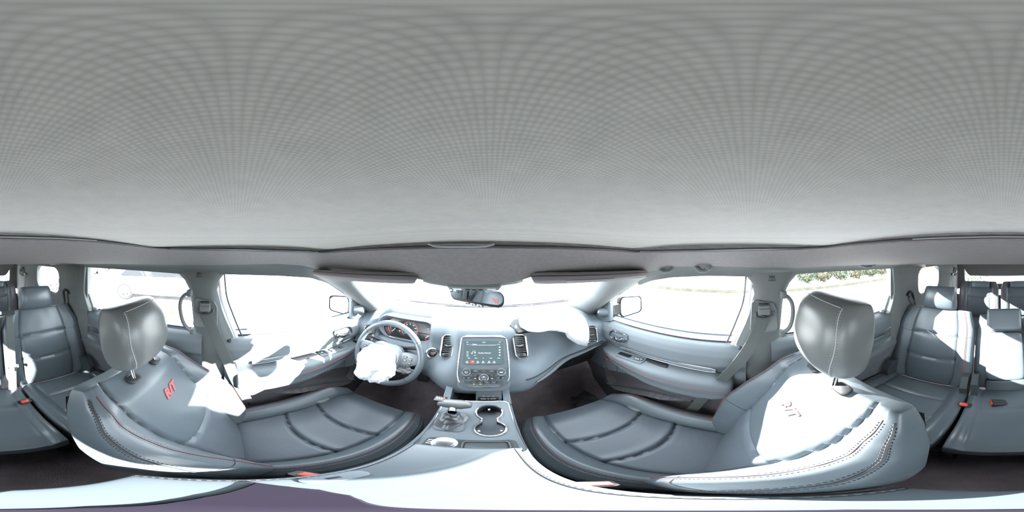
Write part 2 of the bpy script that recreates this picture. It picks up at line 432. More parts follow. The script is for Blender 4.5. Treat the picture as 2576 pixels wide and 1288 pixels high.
# windscreen header strip
b = MB(); n = 40
hd = [edge_pt(px)+Vector((0, .004, 0)) for px in [lerp(800, 1640, k/n) for k in range(n+1)]]
b.loft([hd, [Vector((p.x*1.06, p.y+.05, max(p.z, 1.165)+.015)) for p in hd], [Vector((p.x*1.06, p.y+.06, 1.25)) for p in hd]], closed=False, cap0=False, cap1=False)
struct(b.build('trim_3', M_TRIM), 'headliner edge trim along the top of the windscreen', 'header trim')
# windows
def pane(name, quad, lab, n=10, bow=0, parent=None, mat=M_GLASS):
    q = [Vector(p) for p in quad]; nn = (q[1]-q[0]).cross(q[3]-q[0]).normalized()
    b = MB(); b.grid(lambda u, v: q[0].lerp(q[1], u).lerp(q[3].lerp(q[2], u), v)+nn*bow*(1-(2*u-1)**2), n, n)
    o = b.build(name, mat, parent)
    if parent is None: struct(o, lab, 'window')
    return o
pane('window_1', [(CX-.62,1.14,.885),(CX+.62,1.14,.885),(CX+.56,.46,1.185),(CX-.56,.46,1.185)], 'curved windscreen above the dashboard', 14, -.05)
pane('window_2', [(CX+.60,-2.60,.80),(CX-.60,-2.60,.80),(CX-.53,-2.42,1.17),(CX+.53,-2.42,1.17)], 'rear window behind the third row', 8, 0)
for s, nm, sd in ((-1, 'window_3', 'driver'), (1, 'window_4', 'passenger')):
    pane(nm, [(CX+s*.70,-1.72,.90),(CX+s*.70,-1.18,.90),(CX+s*.69,-1.18,1.16),(CX+s*.69,-1.72,1.16)], 'small quarter window on the '+sd+' side', 4)
# liftgate wall
b = MB()
RWI = [(p[0]+CX, -2.44-.35*(1.15-p[1]-.98)*.3, p[1]+.985) for p in rrect(.53, .16, .07, 6)]
def rwo(p):
    d = Vector((p[0]-CX, p[2]-.985)); t = min(.72/abs(d.x) if abs(d.x) > 1e-6 else 99, (.26/d.y if d.y > 0 else -.75/d.y) if abs(d.y) > 1e-6 else 99)
    return (CX+d.x*t, p[1], .985+d.y*t)
outr = [rwo(p) for p in RWI]
b.loft([[(p[0], p[1]-.05, p[2]) for p in RWI], RWI, [tuple(Vector(p).lerp(Vector(q), .3)) for p, q in zip(RWI, outr)], outr], cap0=False, cap1=False)
b.grid(lambda u, v: (CX-.74+1.48*u, -2.47, .2+.45*v), 4, 4)
struct(b.build('wall_rear', M_TRIMW), 'liftgate trim framing the rear window', 'liftgate')
lt = MB()
poly = []
for k in range(41):
    x = -.60+1.2*k/40; zz = .958+.20*ss(.42, .60, abs(x))
    poly.append((CX+x, zz))
lt.loft([[(x, -2.36, z) for x, z in poly]+[(CX+.60, -2.36, 1.19), (CX-.60, -2.36, 1.19)],
         [(CX+(x-CX)*.98, -2.33, z+.008) for x, z in poly]+[(CX+.59, -2.20, 1.19), (CX-.59, -2.20, 1.19)]])
struct(lt.build('trim_4', M_TRIMW), 'large grey rounded panel hanging over the upper rear window', 'liftgate trim')
# floor with centre tunnel, toe boards and sills
b = MB()
def fl(u, v):
    x = CX-.74+1.48*u; y = 1.15-3.7*v; z = 0.0
    z += .20*exp(-((x-CX)/.12)**4)*ss(-.15, .1, y)+.06*exp(-((x-CX)/.14)**4)
    z += .38*ss(.70, 1.12, y)+.02*noise.noise((x*6, y*6, 0))
    z += .10*ss(-.42, -.52, y)+.10*ss(.66, .73, abs(x-CX))
    z += .18*ss(-1.25, -1.4, y)
    return (x, y, z)
b.grid(fl, 70, 120)
struct(b.build('floor', M_CARPET, ang=80), 'dark carpet on the cabin floor', 'floor')
for s, nm in ((-1, 'trim_5'), (1, 'trim_6')):
    b = MB(); b.loft([[(CX+s*.735, y, z) for z in (.0, .3, .6, .905)] for y in (.80, .95, 1.16)], closed=False, cap0=False, cap1=False)
    b.loft([[(CX+s*.775, y, z) for z in (.0, .3, .6, .905)] for y in (.80, .95, 1.16)], closed=False, cap0=False, cap1=False)
    struct(b.build(nm, M_DOORL), 'dark kick panel at the outer end of the '+('driver' if s < 0 else 'passenger')+' footwell', 'kick panel')
# firewall under the dashboard and kick panels
b = MB(); b.grid(lambda u, v: (CX-.74+1.48*u, 1.12+.02*sin(u*9), .30+.60*v), 20, 10)
struct(b.build('wall_front', M_CARPET), 'dark carpeted firewall behind the footwells', 'firewall')
# ------------------------------------------------------------------ seats
class Pad:
    """upholstered pad: x across, y along (0..L), z outwards; returns surface points for seams"""
    def __init__(s, M, L, hw, top, back=.06, pu=6, pv=6, cr=.0, pc=8, xo=None):
        s.M = M; s.L = L; s.hw = hw; s.top = top; s.back = back; s.pu = pu; s.pv = pv; s.cr = cr; s.pc = pc; s.xo = xo or (lambda v: 0)
    def loc(s, u, v, side=1, lift=0):
        eu = max(0, 1-abs(u)**s.pu)**(1/s.pu); ev = max(0, 1-abs(v)**s.pv)**(1/s.pv); e = eu*ev
        t = (v+1)/2
        x = s.xo(t)+s.hw(t)*u*(1-s.cr*abs(v)**s.pc); y = s.L*(.5+.5*v*(1-s.cr*.6*abs(u)**s.pc))
        zt = s.top(u, t); zm = -s.back*.35
        zb = s.back(t) if callable(s.back) else s.back
        z = zm+(zt-zm)*e if side > 0 else zm-(zb+zm)*e
        return Vector((x, y, z+lift))
    def S(s, u, v, lift=0): return s.M @ s.loc(u, v, 1, lift)
    def build(s, name, mats, parent, nu=70, nv=90, split=None, label=None):
        b = MB(s.M)
        su = [sin(pi/2*lerp(-1, 1, i/(nu-1))) for i in range(nu)]
        sv = [sin(pi/2*lerp(-1, 1, i/(nv-1))) for i in range(nv)]
        for side in (1, -1):
            base = len(b.v); nn = nu
            uu = su if side > 0 else su[::3]+([su[-1]] if (nu-1) % 3 else [])
            vv = sv if side > 0 else sv[::1]
            uu = su
            for v in vv:
                for u in uu: b.pt(s.loc(u, v, side))
            for j in range(nv-1):
                for i in range(nu-1):
                    a = base+j*nu+i
                    b.cur = split((su[i]+su[i+1])/2, ((sv[j]+sv[j+1])/2+1)/2) if (split and side > 0) else 0
                    b.face(a, a+1, a+nu+1, a+nu)
        return b.build(name, mats, parent, ang=60, label=label)
    def seam(s, b, uv, r=.0012, lift=.0006, n=5, dashed=None, flat=1.0):
        pts = [s.S(u, 2*t-1, lift) for u, t in uv]; b.mark()
        if dashed is None: b.tube(pts, r, n); return
        on, off = dashed; d = 0; seg = []; acc = 0
        for p, q in zip(pts, pts[1:]):
            L = (q-p).length; k = max(1, int(L/.0012))
            for i in range(k):
                w = p.lerp(q, i/k); ph = acc % (on+off); acc += L/k
                if ph < on: seg.append(w)
                else:
                    if len(seg) > 1: b.tube([seg[0], seg[-1]], r, 4)
                    seg = []
def line(u0, t0, u1, t1, n=24, bow=0, bu=0):
    return [(lerp(u0, u1, k/n)+bu*sin(pi*k/n), lerp(t0, t1, k/n)+bow*sin(pi*k/n)) for k in range(n+1)]

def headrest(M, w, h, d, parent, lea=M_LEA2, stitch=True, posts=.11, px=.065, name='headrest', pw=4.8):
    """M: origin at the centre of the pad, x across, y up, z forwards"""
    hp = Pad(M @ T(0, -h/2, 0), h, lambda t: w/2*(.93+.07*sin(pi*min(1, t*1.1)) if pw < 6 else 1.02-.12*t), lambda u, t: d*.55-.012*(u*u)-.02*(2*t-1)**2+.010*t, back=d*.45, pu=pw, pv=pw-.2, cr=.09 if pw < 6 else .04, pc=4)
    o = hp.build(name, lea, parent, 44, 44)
    if stitch:
        b = MB()
        for sg in (-1, 1):
            uv = [(sg*(.86-.03*cos(2*pi*t)), t) for t in [lerp(.05, .93, k/50) for k in range(51)]]
            hp.seam(b, uv, .0016, .0004)
            hp.seam(b, [(u-sg*.028, t) for u, t in uv], .0010, .0006, dashed=(.004, .003))
            hp.seam(b, [(u+sg*.028, t) for u, t in uv], .0010, .0006, dashed=(.004, .003))
        uv = [(sin(lerp(-1.03, 1.03, k/50)), .93-.0*k) for k in range(51)]
        hp.seam(b, [(u*.93, t) for u, t in uv], .0014, .0006)
        b.build('seam_piping', M_SILV, o)
    if posts:
        b = MB(M)
        for sg in (-1, 1): b.mark(); b.tube([(sg*px, -h/2+.03, -.005), (sg*px, -h/2-posts, -.012)], .0062, 12)
        b.build('headrest_post', M_CHROME, parent)
    return o

def front_seat(cx, ang, hrpos, hrang, inner, name_label, group):
    t = thing('bucket_seat', name_label, 'car seat', (cx, .25, 0), group)
    # cushion
    Mc = T(cx, .015, .325) @ RX(9.5)
    Lc = .535
    def hwc(t): return .238+.018*sin(pi*t)-.012*ss(.8, 1, t)
    def bow(u): return .045*(1-(u/.62)**2)
    def topc(u, t):
        a = abs(u); ins = .60+.03*t
        z = .052*ss(ins-.02, ins+.20, a)*(1-.35*ss(.75, 1.0, t))-.020*ss(.84, .97, a)
        z += .012*(1-(u/.6)**2)*(1 if a < .6 else 0)*(.6+.4*t)
        z -= gr(a-ins, .020, .017)
        if a < ins+.01:
            for ts in (.37, .635):
                z -= gr((t-ts+bow(u)), .011, .016)
                z += gr((t-ts+bow(u)-.03), .03, .005)
        z -= gr(a-.86, .012, .003)
        z -= .035*ss(.80, 1.0, t)**2
        z += .0022*noise.noise((u*3+cx*9, t*4, 1.3))
        return z
    pc = Pad(Mc, Lc, hwc, topc, back=.12, pu=7, pv=6, cr=.05, pc=6)
    cu = pc.build('seat_cushion', [M_LEA, M_PERF], t, 90, 110, split=lambda u, tt: 1 if (abs(u) < .60+.03*tt and tt < .96) else 0)
    b = MB()
    for sg in (-1, 1):
        ln = [(sg*(.60+.03*tt), tt) for tt in [lerp(.02, .965, k/60) for k in range(61)]]
        pc.seam(b, ln, .0013, .0002)
        ln = [(sg*(.86), tt) for tt in [lerp(.02, .985, k/60) for k in range(61)]]
        pc.seam(b, ln, .0014, .0006)
        pc.seam(b, [(sg*.965, tt) for _, tt in ln], .0022, .0008)
    for ts in (.37, .635):
        pc.seam(b, [(u, ts-bow(u)) for u in [lerp(-.60, .60, k/40) for k in range(41)]], .0012, .0002)
    b.build('seam', M_SEAM, cu)
    b = MB()
    for sg in (-1, 1):
        for off in (-.024, .024):
            ln = [(sg*(.86+off), tt) for tt in [lerp(.02, .97, k/60) for k in range(61)]]
            pc.seam(b, ln, .00065, .0007, dashed=(.005, .0025))
    b.build('red_stitching', M_RED, cu)
    # backrest
    L = .665; Mb = T(cx, .055, .285) @ RX(90+ang) 
    Mb = T(cx, .055 if inner > 0 else .075, .285) @ Matrix(((1,0,0,0),(0,-sin(radians(ang)),-cos(radians(ang))*-1,0),(0,cos(radians(ang)),sin(radians(ang)),0),(0,0,0,1)))
    def hwb(t): return interp([(0,.225),(.18,.250),(.42,.272),(.62,.270),(.8,.254),(.92,.232),(1,.210)], t)
    def insu(t): return interp([(0,.56),(.25,.55),(.45,.545),(.7,.60),(.85,.66),(1,.74)], t)
    def topb(u, t):
        a = abs(u); i = insu(t)
        z = .050*ss(0, .5, t)-.006
        hb = interp([(0,.040),(.15,.070),(.4,.080),(.6,.060),(.8,.022),(1,.004)], t)
        z += hb*ss(i-.03, i+.24, a)-hb*.45*ss(.86, .99, a)
        z -= gr(a-i, .020, .016)
        if a < i: z -= gr(t-.46-.03*(u/.55)**2, .012, .010)
        z += .008*(1-(u/.6)**2)*(a < .6)
        z -= gr(a-(i+.99)/2-.02, .010, .002)
        z -= .030*ss(.86, 1.0, t)
        z += .0020*noise.noise((u*3, t*4+cx*7, 4.3))
        return z
    pb = Pad(Mb, L, hwb, topb, back=.085, pu=7, pv=9, cr=.05, pc=6)
    bk = pb.build('backrest', [M_LEA, M_PERF], t, 90, 110, split=lambda u, tt: 1 if (abs(u) < insu(tt) and tt < .46) else 0)
    TT = [lerp(.03, .96, k/60) for k in range(61)]
    b = MB()
    for sg in (-1, 1):
        pb.seam(b, [(sg*insu(tt), tt) for tt in TT], .0013, .0002)
        pb.seam(b, [(sg*((insu(tt)+.99)/2+.02), tt) for tt in TT], .0015, .0006)
        pb.seam(b, [(sg*lerp((insu(.44)+.0), .97, k/12), .43-.015*k/12) for k in range(13)], .0012, .0004)
        pb.seam(b, [(sg*.965, tt) for tt in TT], .0032, .0010)
    pb.seam(b, [(u, .46+.03*(u/.55)**2) for u in [lerp(-.545, .545, k/30) for k in range(31)]], .0012, .0002)
    b.build('seam', M_SEAM, bk)
    b = MB()
    for sg in (-1, 1):
        for off in (-.022, .022):
            pb.seam(b, [(sg*((insu(tt)+.99)/2+.02+off), tt) for tt in TT], .00065, .0007, dashed=(.005, .0025))
    b.build('red_stitching', M_RED, bk)
    b = MB()
    for sg in (-1, 1):
        for off in (-.014, .014): pb.seam(b, [(sg*(.965+off), tt) for tt in TT], .0010, .0014, dashed=(.006, .004))
    b.build('piping_stitch', M_SEAM, bk)
    # embroidered letters on the upper panel
    c = pb.S(0, .54, .0012); ex = (pb.S(-.1, .50)-pb.S(.1, .50)).normalized(); ey = (pb.S(0, .56)-pb.S(0, .44)).normalized()
    Ml = frame(c+ex*(-.0), ex, ey)
    text('R/T', Ml, .048, M_RED, 'embroidery', bk, .0012, shear=.45, weight=.0025)
    # headrest
    Mh = frame(hrpos, (1, 0, 0), (0, -sin(radians(hrang)), cos(radians(hrang))))
    Mh = Mh if (Mh @ Vector((0, 0, 1, 0))).y > 0 else Mh @ Matrix.Diagonal((-1, 1, -1, 1))
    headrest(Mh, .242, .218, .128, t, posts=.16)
    b = MB()
    for sg in (-1, 1):
        top_ = Mh @ Vector((sg*.065, -.109, -.005)); dn = (Mh.to_3x3() @ Vector((0, -1, -.03))).normalized()
        best = min((pb.S(sg*.065/hwb(tt), 2*tt-1) for tt in [lerp(.86, .999, k/60) for k in range(61)]), key=lambda p: ((p-top_)-dn*(p-top_).dot(dn)).length)
        base = best+Vector((0, 0, .003))
        bb = MB(frame(base, (1, 0, 0), (0, 1, -.45))); bb.loft([[(k[0], k[1], z) for k in rrect(.026*f, .017*f, .016*f, 5)] for z, f in ((-.025, 1), (.004, 1), (.007, .8))])
        b.mark(); off = len(b.v); b.v += bb.v; b.f += [tuple(i+off for i in f) for f in bb.f]; b.mi += bb.mi
    b.build('post_sleeve', M_DARK, t)
    # plastic side shield, frame and rails
    b = MB()
    b.box((cx, .22, .20), (.40, .40, .12), .03)
    b.build('seat_base', M_DARK, t)
    b = MB()
    for sg in (-1, 1): b.box((cx+sg*.17, .20, .075), (.035, .62, .03), .006); b.box((cx+sg*.17, .40, .115), (.03, .05, .08), .006); b.box((cx+sg*.17, .02, .115), (.03, .05, .08), .006)
    b.build('seat_rail', M_SATIN, t)
    b = MB()
    o_ = cx-inner*.262
    b.loft([[(o_+dx, y, z) for y, z in ((-.06, .20), (.40, .20), (.44, .27), (.40, .325), (.10, .32), (-.02, .37), (-.10, .34))] for dx in (-.012, .012)])
    b.build('side_shield', M_DARK, t)
    b = MB()   # shell on the back of the backrest
    b.grid(lambda u, v: pb.M @ Vector((hwb(v*.9+.03)*(.93)*(2*u-1), L*(.04+.90*v), -.085-.012*(1-(2*u-1)**2))), 12, 16)
    b.build('back_shell', M_DARK, t)
    return t
drv = front_seat(-.43, 31, (-.430, -.272, .998), 14, 1, 'black leather driver seat with red letters on its backrest, behind the steering wheel', 'front bucket seats')
pas = front_seat(.345, 26, (.368, -.220, 1.038), 12, -1, 'black leather passenger seat whose backrest is flooded with sunlight', 'front bucket seats')

# ---- second row
def rear_back(x0, x1, ybot, zbot, ytop, ztop, parent, sections=True, name='backrest', insf=.62, outer=0, mats=None, hs=(.36, .66), bol=.030):
    L = sqrt((ytop-ybot)**2+(ztop-zbot)**2)
    M = frame(((x0+x1)/2, ybot, zbot), (1, 0, 0), (0, ytop-ybot, ztop-zbot))
    if (M @ Vector((0, 0, 1, 0))).y < 0: M = M @ Matrix.Diagonal((-1, 1, -1, 1))
    h = (x1-x0)/2
    def hw(t): return h*(1-.10*ss(.75, 1, t))-.02*ss(.18, 0, t)
    def top(u, t):
        a = abs(u); z = .02*sin(pi*t)
        if sections:
            z += bol*ss(insf, insf+.2, a)*(1-ss(.8, 1, t)*.5)-gr(a-insf, .025, .010)
            if a < insf:
                for k in hs: z -= gr(t-k-.015*(u/insf)**2, .014, .011)
        z += .002*noise.noise((u*4+x0*5, t*5, 2))
        return z
    p = Pad(M, L, hw, top, back=.06, pu=8, pv=9, cr=.03, pc=6)
    o = p.build(name, mats or M_LEA, parent, 56, 60)
    if sections:
        b = MB(); TT = [lerp(.02, .98, k/40) for k in range(41)]
        for sg in (-1, 1): p.seam(b, [(sg*insf, tt) for tt in TT], .0014, .0003)
        for k in hs: p.seam(b, [(u, k+.015*(u/insf)**2) for u in [lerp(-insf, insf, i/20) for i in range(21)]], .0013, .0003)
        for sg in (-1, 1): p.seam(b, [(sg*lerp(insf, .94, i/8), hs[-1]+.03*i/8) for i in range(9)], .0012, .0003)
        b.build('seam', M_SEAM, o)
        b = MB()
        sgs = (outer,) if outer else (-1, 1)
        for sg in sgs:
            for off in (-.012, .012): p.seam(b, [(sg*(.84+off), tt) for tt in TT], .0011, .0010)
        b.build('red_stitching', M_RED, o)
    return o, p
def rear_cushion(x0, x1, y0, z0, y1, z1, parent, secs=(.45, .75), insf=.66, name='seat_cushion'):
    L = sqrt((y1-y0)**2+(z1-z0)**2); M = frame(((x0+x1)/2, y0, z0), (1, 0, 0), (0, y1-y0, z1-z0)); h = (x1-x0)/2
    def top(u, t):
        a = abs(u); z = .012*sin(pi*t)+.018*ss(insf, insf+.18, a)-gr(a-insf, .02, .008)-.02*ss(.85, 1, t)
        if a < insf:
            for k in secs: z -= gr(t-k, .012, .009)
        return z
    p = Pad(M, L, lambda t: h*(1-.02*t), top, back=.10, pu=10, pv=7, cr=.03, pc=6)
    o = p.build(name, M_LEA, parent, 50, 56)
    b = MB()
    for sg in (-1, 1): p.seam(b, [(sg*insf, lerp(.02, .97, k/30)) for k in range(31)], .0014, .0003)
    for k in secs: p.seam(b, [(lerp(-insf, insf, i/16), k) for i in range(17)], .0013, .0003)
    b.build('seam', M_SEAM, o)
    return o, p
YB, ZB, YT, ZT = -.83, .36, -1.03, .885
# right hand seat
t = thing('bench_seat', 'rear bench seat behind the passenger seat, diagonal sunlight across its backrest', 'car seat', (.39, -.6, 0), 'second row seats')
o, p = rear_back(.135, .645, YB, ZB, YT, ZT, t, outer=1)
rear_cushion(.135, .645, -.83, .375, -.345, .41, t, secs=(.35, .68))
Mh = T(.385, -1.055, .958) @ Matrix(((1,0,0,0),(0,-.2,.98,0),(0,.98,.2,0),(0,0,0,1)))
headrest(Mh, .236, .160, .10, t, lea=M_LEA, stitch=False, posts=.06, pw=7)
b = MB()
for xx in (.155, .60): b.mark(); b.loft([[(xx+dx, y, z) for y, z in ((-.80, .34), (-.74, .36), (-.73, .46), (-.78, .52), (-.86, .50), (-.90, .40))] for dx in (-.018, .018)])
b.build('hinge_cover', M_BTN, t)
# left hand seat with the wing of the middle seat
t = thing('bench_seat', 'shaded rear bench seat behind the driver seat, small sun patches on its backrest', 'car seat', (-.44, -.6, 0), 'second row seats')
rear_back(-.71, -.175, YB, ZB, YT, ZT, t, outer=-1)
rear_cushion(-.71, -.245, -.83, .375, -.345, .41, t, secs=(.35, .68))
Mh = T(-.425, -1.055, .955) @ Matrix(((1,0,0,0),(0,-.2,.98,0),(0,.98,.2,0),(0,0,0,1)))
headrest(Mh, .236, .160, .10, t, lea=M_LEA, stitch=False, posts=.06, pw=7)
b = MB(); b.loft([[(-.66+dx, y, z) for y, z in ((-.80, .34), (-.74, .36), (-.73, .46), (-.78, .52), (-.86, .50), (-.90, .40))] for dx in (-.018, .018)])
b.build('hinge_cover', M_BTN, t)
# middle seat: wings, fold-down armrest, headrest
t = thing('bench_seat', 'narrow middle rear seat with a folded armrest panel in full sun', 'car seat', (-.02, -.6, 0), 'second row seats')
rear_back(-.172, .128, YB-.015, ZB, YT-.015, ZT-.025, t, sections=False, name='backrest')
def boxpad(x0, x1, t0, t1, lift, thick, parent, name, seamy=None):
    M = frame(((x0+x1)/2, lerp(YB, YT, t0), lerp(ZB, ZT, t0)), (1, 0, 0), (0, YT-YB, ZT-ZB))
    if (M @ Vector((0, 0, 1, 0))).y < 0: M = M @ Matrix.Diagonal((-1, 1, -1, 1))
    L = sqrt((YT-YB)**2+(ZT-ZB)**2)*(t1-t0); h = (x1-x0)/2
    p = Pad(M @ T(0, 0, lift), L, lambda t: h*(.97+.03*t), lambda u, t: thick*.5-.006*u*u-(gr(t-seamy, .010, .005) if seamy else 0)-(gr(t-seamy+.07, .010, .005) if seamy else 0), back=thick*.8, pu=9, pv=9, cr=.06, pc=5)
    o = p.build(name, M_LEA, parent, 40, 44)
    if seamy:
        b = MB()
        for k in (seamy, seamy-.07): p.seam(b, [(lerp(-.94, .94, i/16), k) for i in range(17)], .0012, .0002)
        b.build('seam', M_SEAM, o)
    return o
boxpad(-.150, .062, .16, .755, .020, .05, t, 'armrest', .74)
boxpad(-.150, .062, .775, 1.03, .030, .07, t, 'headrest')
boxpad(-.150, .062, .0, .15, .008, .04, t, 'lower_panel')
rear_cushion(-.235, .128, -.83, .372, -.335, .408, t, secs=(.42,), insf=.70)
b = MB(); b.loft([[(.105+dx, y, z) for y, z in ((-.79, .36), (-.73, .38), (-.735, .50), (-.80, .53), (-.85, .50), (-.86, .40))] for dx in (-.016, .016)])
b.build('hinge_cover', M_BTN, t)
# seat frames and rails beneath the second row
b = MB(); b.box((CX-.01, -.58, .24), (1.18, .36, .06), .02); 
for xx in (-.6, -.25, .12, .5): b.box((xx, -.58, .15), (.04, .40, .16), .008)
o = b.build('underframe', M_DARK); tag(o, 'dark metal frame under the second row cushions', 'metal frame')
for xa, xb, yy in ((-.62, -.10, -.40), (.02, .52, -.395)):
    b = MB(); b.tube([(xa, yy, .175), (lerp(xa, xb, .5), yy+.01, .17), (xb, yy, .175)], .008, 8)
    o = b.build('release_bar', M_DARK); tag(o, 'dark metal slide bar under the rear cushion '+('behind the driver' if xa < -.3 else 'behind the passenger'), 'slide bar', 'slide bars under the rear cushions')
# third row
for sx, x0, x1, lab in ((1, CX+.012, .475, 'third row seat on the passenger side, sunlit with a curved shadow'), (-1, -.545, CX-.012, 'third row seat on the driver side, mostly in shade')):
    t = thing('folding_seat', lab, 'car seat', ((x0+x1)/2, -1.85, 0), 'third row seats')
    M0 = (-1.95, .50, -2.08, .925)
    rear_back(x0, x1, -1.95, .50, -2.08, .925, t, insf=.55, hs=(.55,), bol=.02)
    rear_cushion(x0, x1, -1.93, .50, -1.50, .50, t, secs=(.5,))
    p = Pad(T((x0+x1)/2-.02*sx, -2.02, .905) @ Matrix(((1,0,0,0),(0,-.3,.95,0),(0,.95,.3,0),(0,0,0,1))) @ T(0, -.055, 0), .085, lambda t: .115, lambda u, t: .035-.004*u*u, back=.03, pu=5, pv=5, cr=.08, pc=4)
    p.build('headrest', M_LEA, t, 30, 24)
from mathutils.bvhtree import BVHTree
# ------------------------------------------------------------------ doors
def front_door(s, lab):
    sd = 'driver' if s < 0 else 'passenger'
    t = thing('car_door', lab, 'car door', (CX+s*.70, .35, .1))
    def X(y, z):
        x = interp([(.05,.70),(.20,.705),(.34,.69),(.46,.675),(.56,.672),(.63,.682),(.69,.690),(.735,.665),(.79,.668),(.82,.68),(.84,.70),(.846,.728)], z)
        x += .020*ss(.60, .82, y)*ss(.9, .6, z)
        # hollow map pocket with its lip
        zl = interp([(.20,.43),(.29,.425),(.41,.405),(.506,.370),(.60,.330),(.68,.300),(.715,.33),(.74,.42)], y)
        hh = .012+.066*ss(.26, .58, y); zc = zl+hh; q = (((y-.49)/.24)**6+((z-zc)/hh)**4)
        x += .045*(1-ss(.5, 1.3, q))
        x -= .036*ss(.30, .12, abs(y-.46))*exp(-((z-zl+.012)/.022)**2)
        return x
    b = MB(); NY, NZ = 90, 110
    def g(u, v):
        y = lerp(-.02, .88, u); z = .06+.786*v
        z = min(z, .846)
        return (CX+s*X(y, z), y, z)
    b.grid(g, NY, NZ)
    b.mi = [1 if sum(b.v[k].z for k in f)/len(f) < .485-.04*ss(.45, .75, sum(b.v[k].y for k in f)/len(f)) else 0 for f in b.f]
    b.grid(lambda u, v: (CX+s*lerp(.728, .80, v), lerp(-.02, .95, u), .846-.004*v), 6, 3)
    b.grid(lambda u, v: (CX+s*.80, lerp(-.10, 1.0, u), lerp(.0, .85, v)), 3, 3)
    b.build('door_panel', [M_DOOR, M_DOORL], t, ang=50)
    # window glass and its frame
    lo = [(y, .846) for y in (.02, .2, .4, .6, .705)]; 
    q = [Vector((CX+s*.735, .00, .83)), Vector((CX+s*.735, .86, .83)), Vector((CX+s*.70, .44, 1.18)), Vector((CX+s*.70, -.09, 1.18))]
    b = MB(); b.grid(lambda u, v: q[0].lerp(q[1], u).lerp(q[3].lerp(q[2], u), v), 6, 6); b.build('window_glass', M_GLASS, t)
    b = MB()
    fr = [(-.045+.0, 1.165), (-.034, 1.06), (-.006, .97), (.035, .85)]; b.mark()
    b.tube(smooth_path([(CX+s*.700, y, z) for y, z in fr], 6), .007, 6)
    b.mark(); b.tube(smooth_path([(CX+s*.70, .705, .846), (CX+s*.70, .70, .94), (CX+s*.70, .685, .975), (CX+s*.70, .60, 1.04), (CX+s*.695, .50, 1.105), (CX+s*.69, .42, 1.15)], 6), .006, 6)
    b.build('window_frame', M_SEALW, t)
    b = MB(); b.tube(smooth_path([(CX+s*.725, .04, .850), (CX+s*.725, .4, .850), (CX+s*.72, .72, .850)], 8), .0045, 6)
    b.tube(smooth_path([(CX+s*.715, y+.024, z) for y, z in fr], 6), .004, 6)
    b.build('weatherstrip', M_RUBBER, t)
    b = MB(); b.tube(smooth_path([(CX+s*.695, -.0, .84), (CX+s*.690, .03, .70), (CX+s*.692, .06, .50), (CX+s*.70, .09, .32), (CX+s*.70, .11, .12)], 8), .010, 8)
    b.build('door_seal', M_RUBBER, t)
    # sail panel and tweeter
    b = MB(); pl = [(.90,.815),(.86,.852),(.80,.888),(.735,.945),(.685,.985),(.682,.846),(.72,.83)]
    b.loft([[(CX+s*(.700+.02), y, z) for y, z in pl], [(CX+s*.698, y, z) for y, z in pl], [(CX+s*.690, .78+(y-.78)*.93, .88+(z-.88)*.93) for y, z in pl]])
    sp = b.build('sail_panel', M_STACK, t)
    tw = at(1507.5, 785, x=.628) if s > 0 else at(911.5, 779, x=-.690)
    Mt = frame(tw, (0, s*-1, 0), (s*.15, 0, 1)); Mt = frame(tw, Vector((s*.55, .83, 0)), (0, 0, 1))
    if (Mt @ Vector((0, 0, 1, 0))).dot(Vector((-s, -.6, 0, 0))) < 0: Mt = Mt @ Matrix.Diagonal((-1, 1, -1, 1))
    b = MB(Mt); b.lathe([(.030, -.05), (.029, -.01), (.0245, .004), (.021, .006), (.0185, .002), (.016, .003), (.0, .006)], cap1=False)
    tt = b.build('tweeter', M_STACK, t)
    b = MB(Mt); b.tube([(cos(k*pi/12)*.0215, sin(k*pi/12)*.0215, .006) for k in range(24)], .0022, 6, closed=True)
    b.build('tweeter_ring', M_SATIN, tt)
    # inner handle: chrome ring, dark cup, lever
    hc = Vector((CX+s*.668, .592, .785))
    Mh = frame(hc, (0, 1, 0), (-s*.05, 0, 1))
    if (Mh @ Vector((0, 0, 1, 0))).x*s > 0: Mh = Mh @ Matrix.Diagonal((-1, 1, -1, 1))
    sx = 1 if (Mh @ Vector((1, 0, 0, 0))).y > 0 else -1
    rr = [(p[0]+ -sx*p[1]*.25, p[1]) for p in rrect(.060, .031, .022, 6)]
    b = MB(Mh); b.tube([(p[0], p[1], .004) for p in rr], .0042, 8, closed=True)
    hr = b.build('handle_bezel', M_CHROME, t)
    b = MB(Mh); b.loft([[(p[0], p[1], .003) for p in rr], [(p[0]*.9, p[1]*.88, -.010) for p in rr]], cap0=False)
    b.build('handle_cup', M_DARK, hr)
    b = MB(Mh); b.tube(smooth_path([(sx*.040, -.004, .004), (sx*.01, -.010, .014), (-sx*.02, -.012, .016), (-sx*.045, .004, .010)], 6), lambda q: .0085+.004*sin(pi*q)+.004*q, 10, flat=.7)
    b.build('door_handle', M_CHROME, t, label='chrome pull lever')
    # armrest
    def hwA(v): return interp([(0,.060),(.1,.084),(.4,.080),(.7,.058),(.93,.034),(1,.02)], v)
    MA = frame((CX+s*.672, .03, .600), (0, 0, 1), (0, 1, .0))
    if (MA @ Vector((0, 0, 1, 0))).x*s > 0: MA = MA @ Matrix.Diagonal((-1, 1, -1, 1))
    xs = (MA @ Vector((1, 0, 0, 0))).z
    pa = Pad(MA, .665, hwA, lambda u, v: interp([(0,.070),(.5,.078),(.85,.060),(1,.030)], v)+.010*u*xs-.004*ss(.5, 0, abs(u+.3*xs)), back=.03, pu=4.5, pv=9, cr=.02, xo=lambda v: xs*(.052*v**1.3))
    ar = pa.build('armrest', M_DOOR, t, 40, 60)
    b = MB()
    pa.seam(b, [(.30*xs, v) for v in [lerp(.03, .97, k/50) for k in range(51)]], .0010, .0008)
    b.build('red_stitching', M_RED, ar)
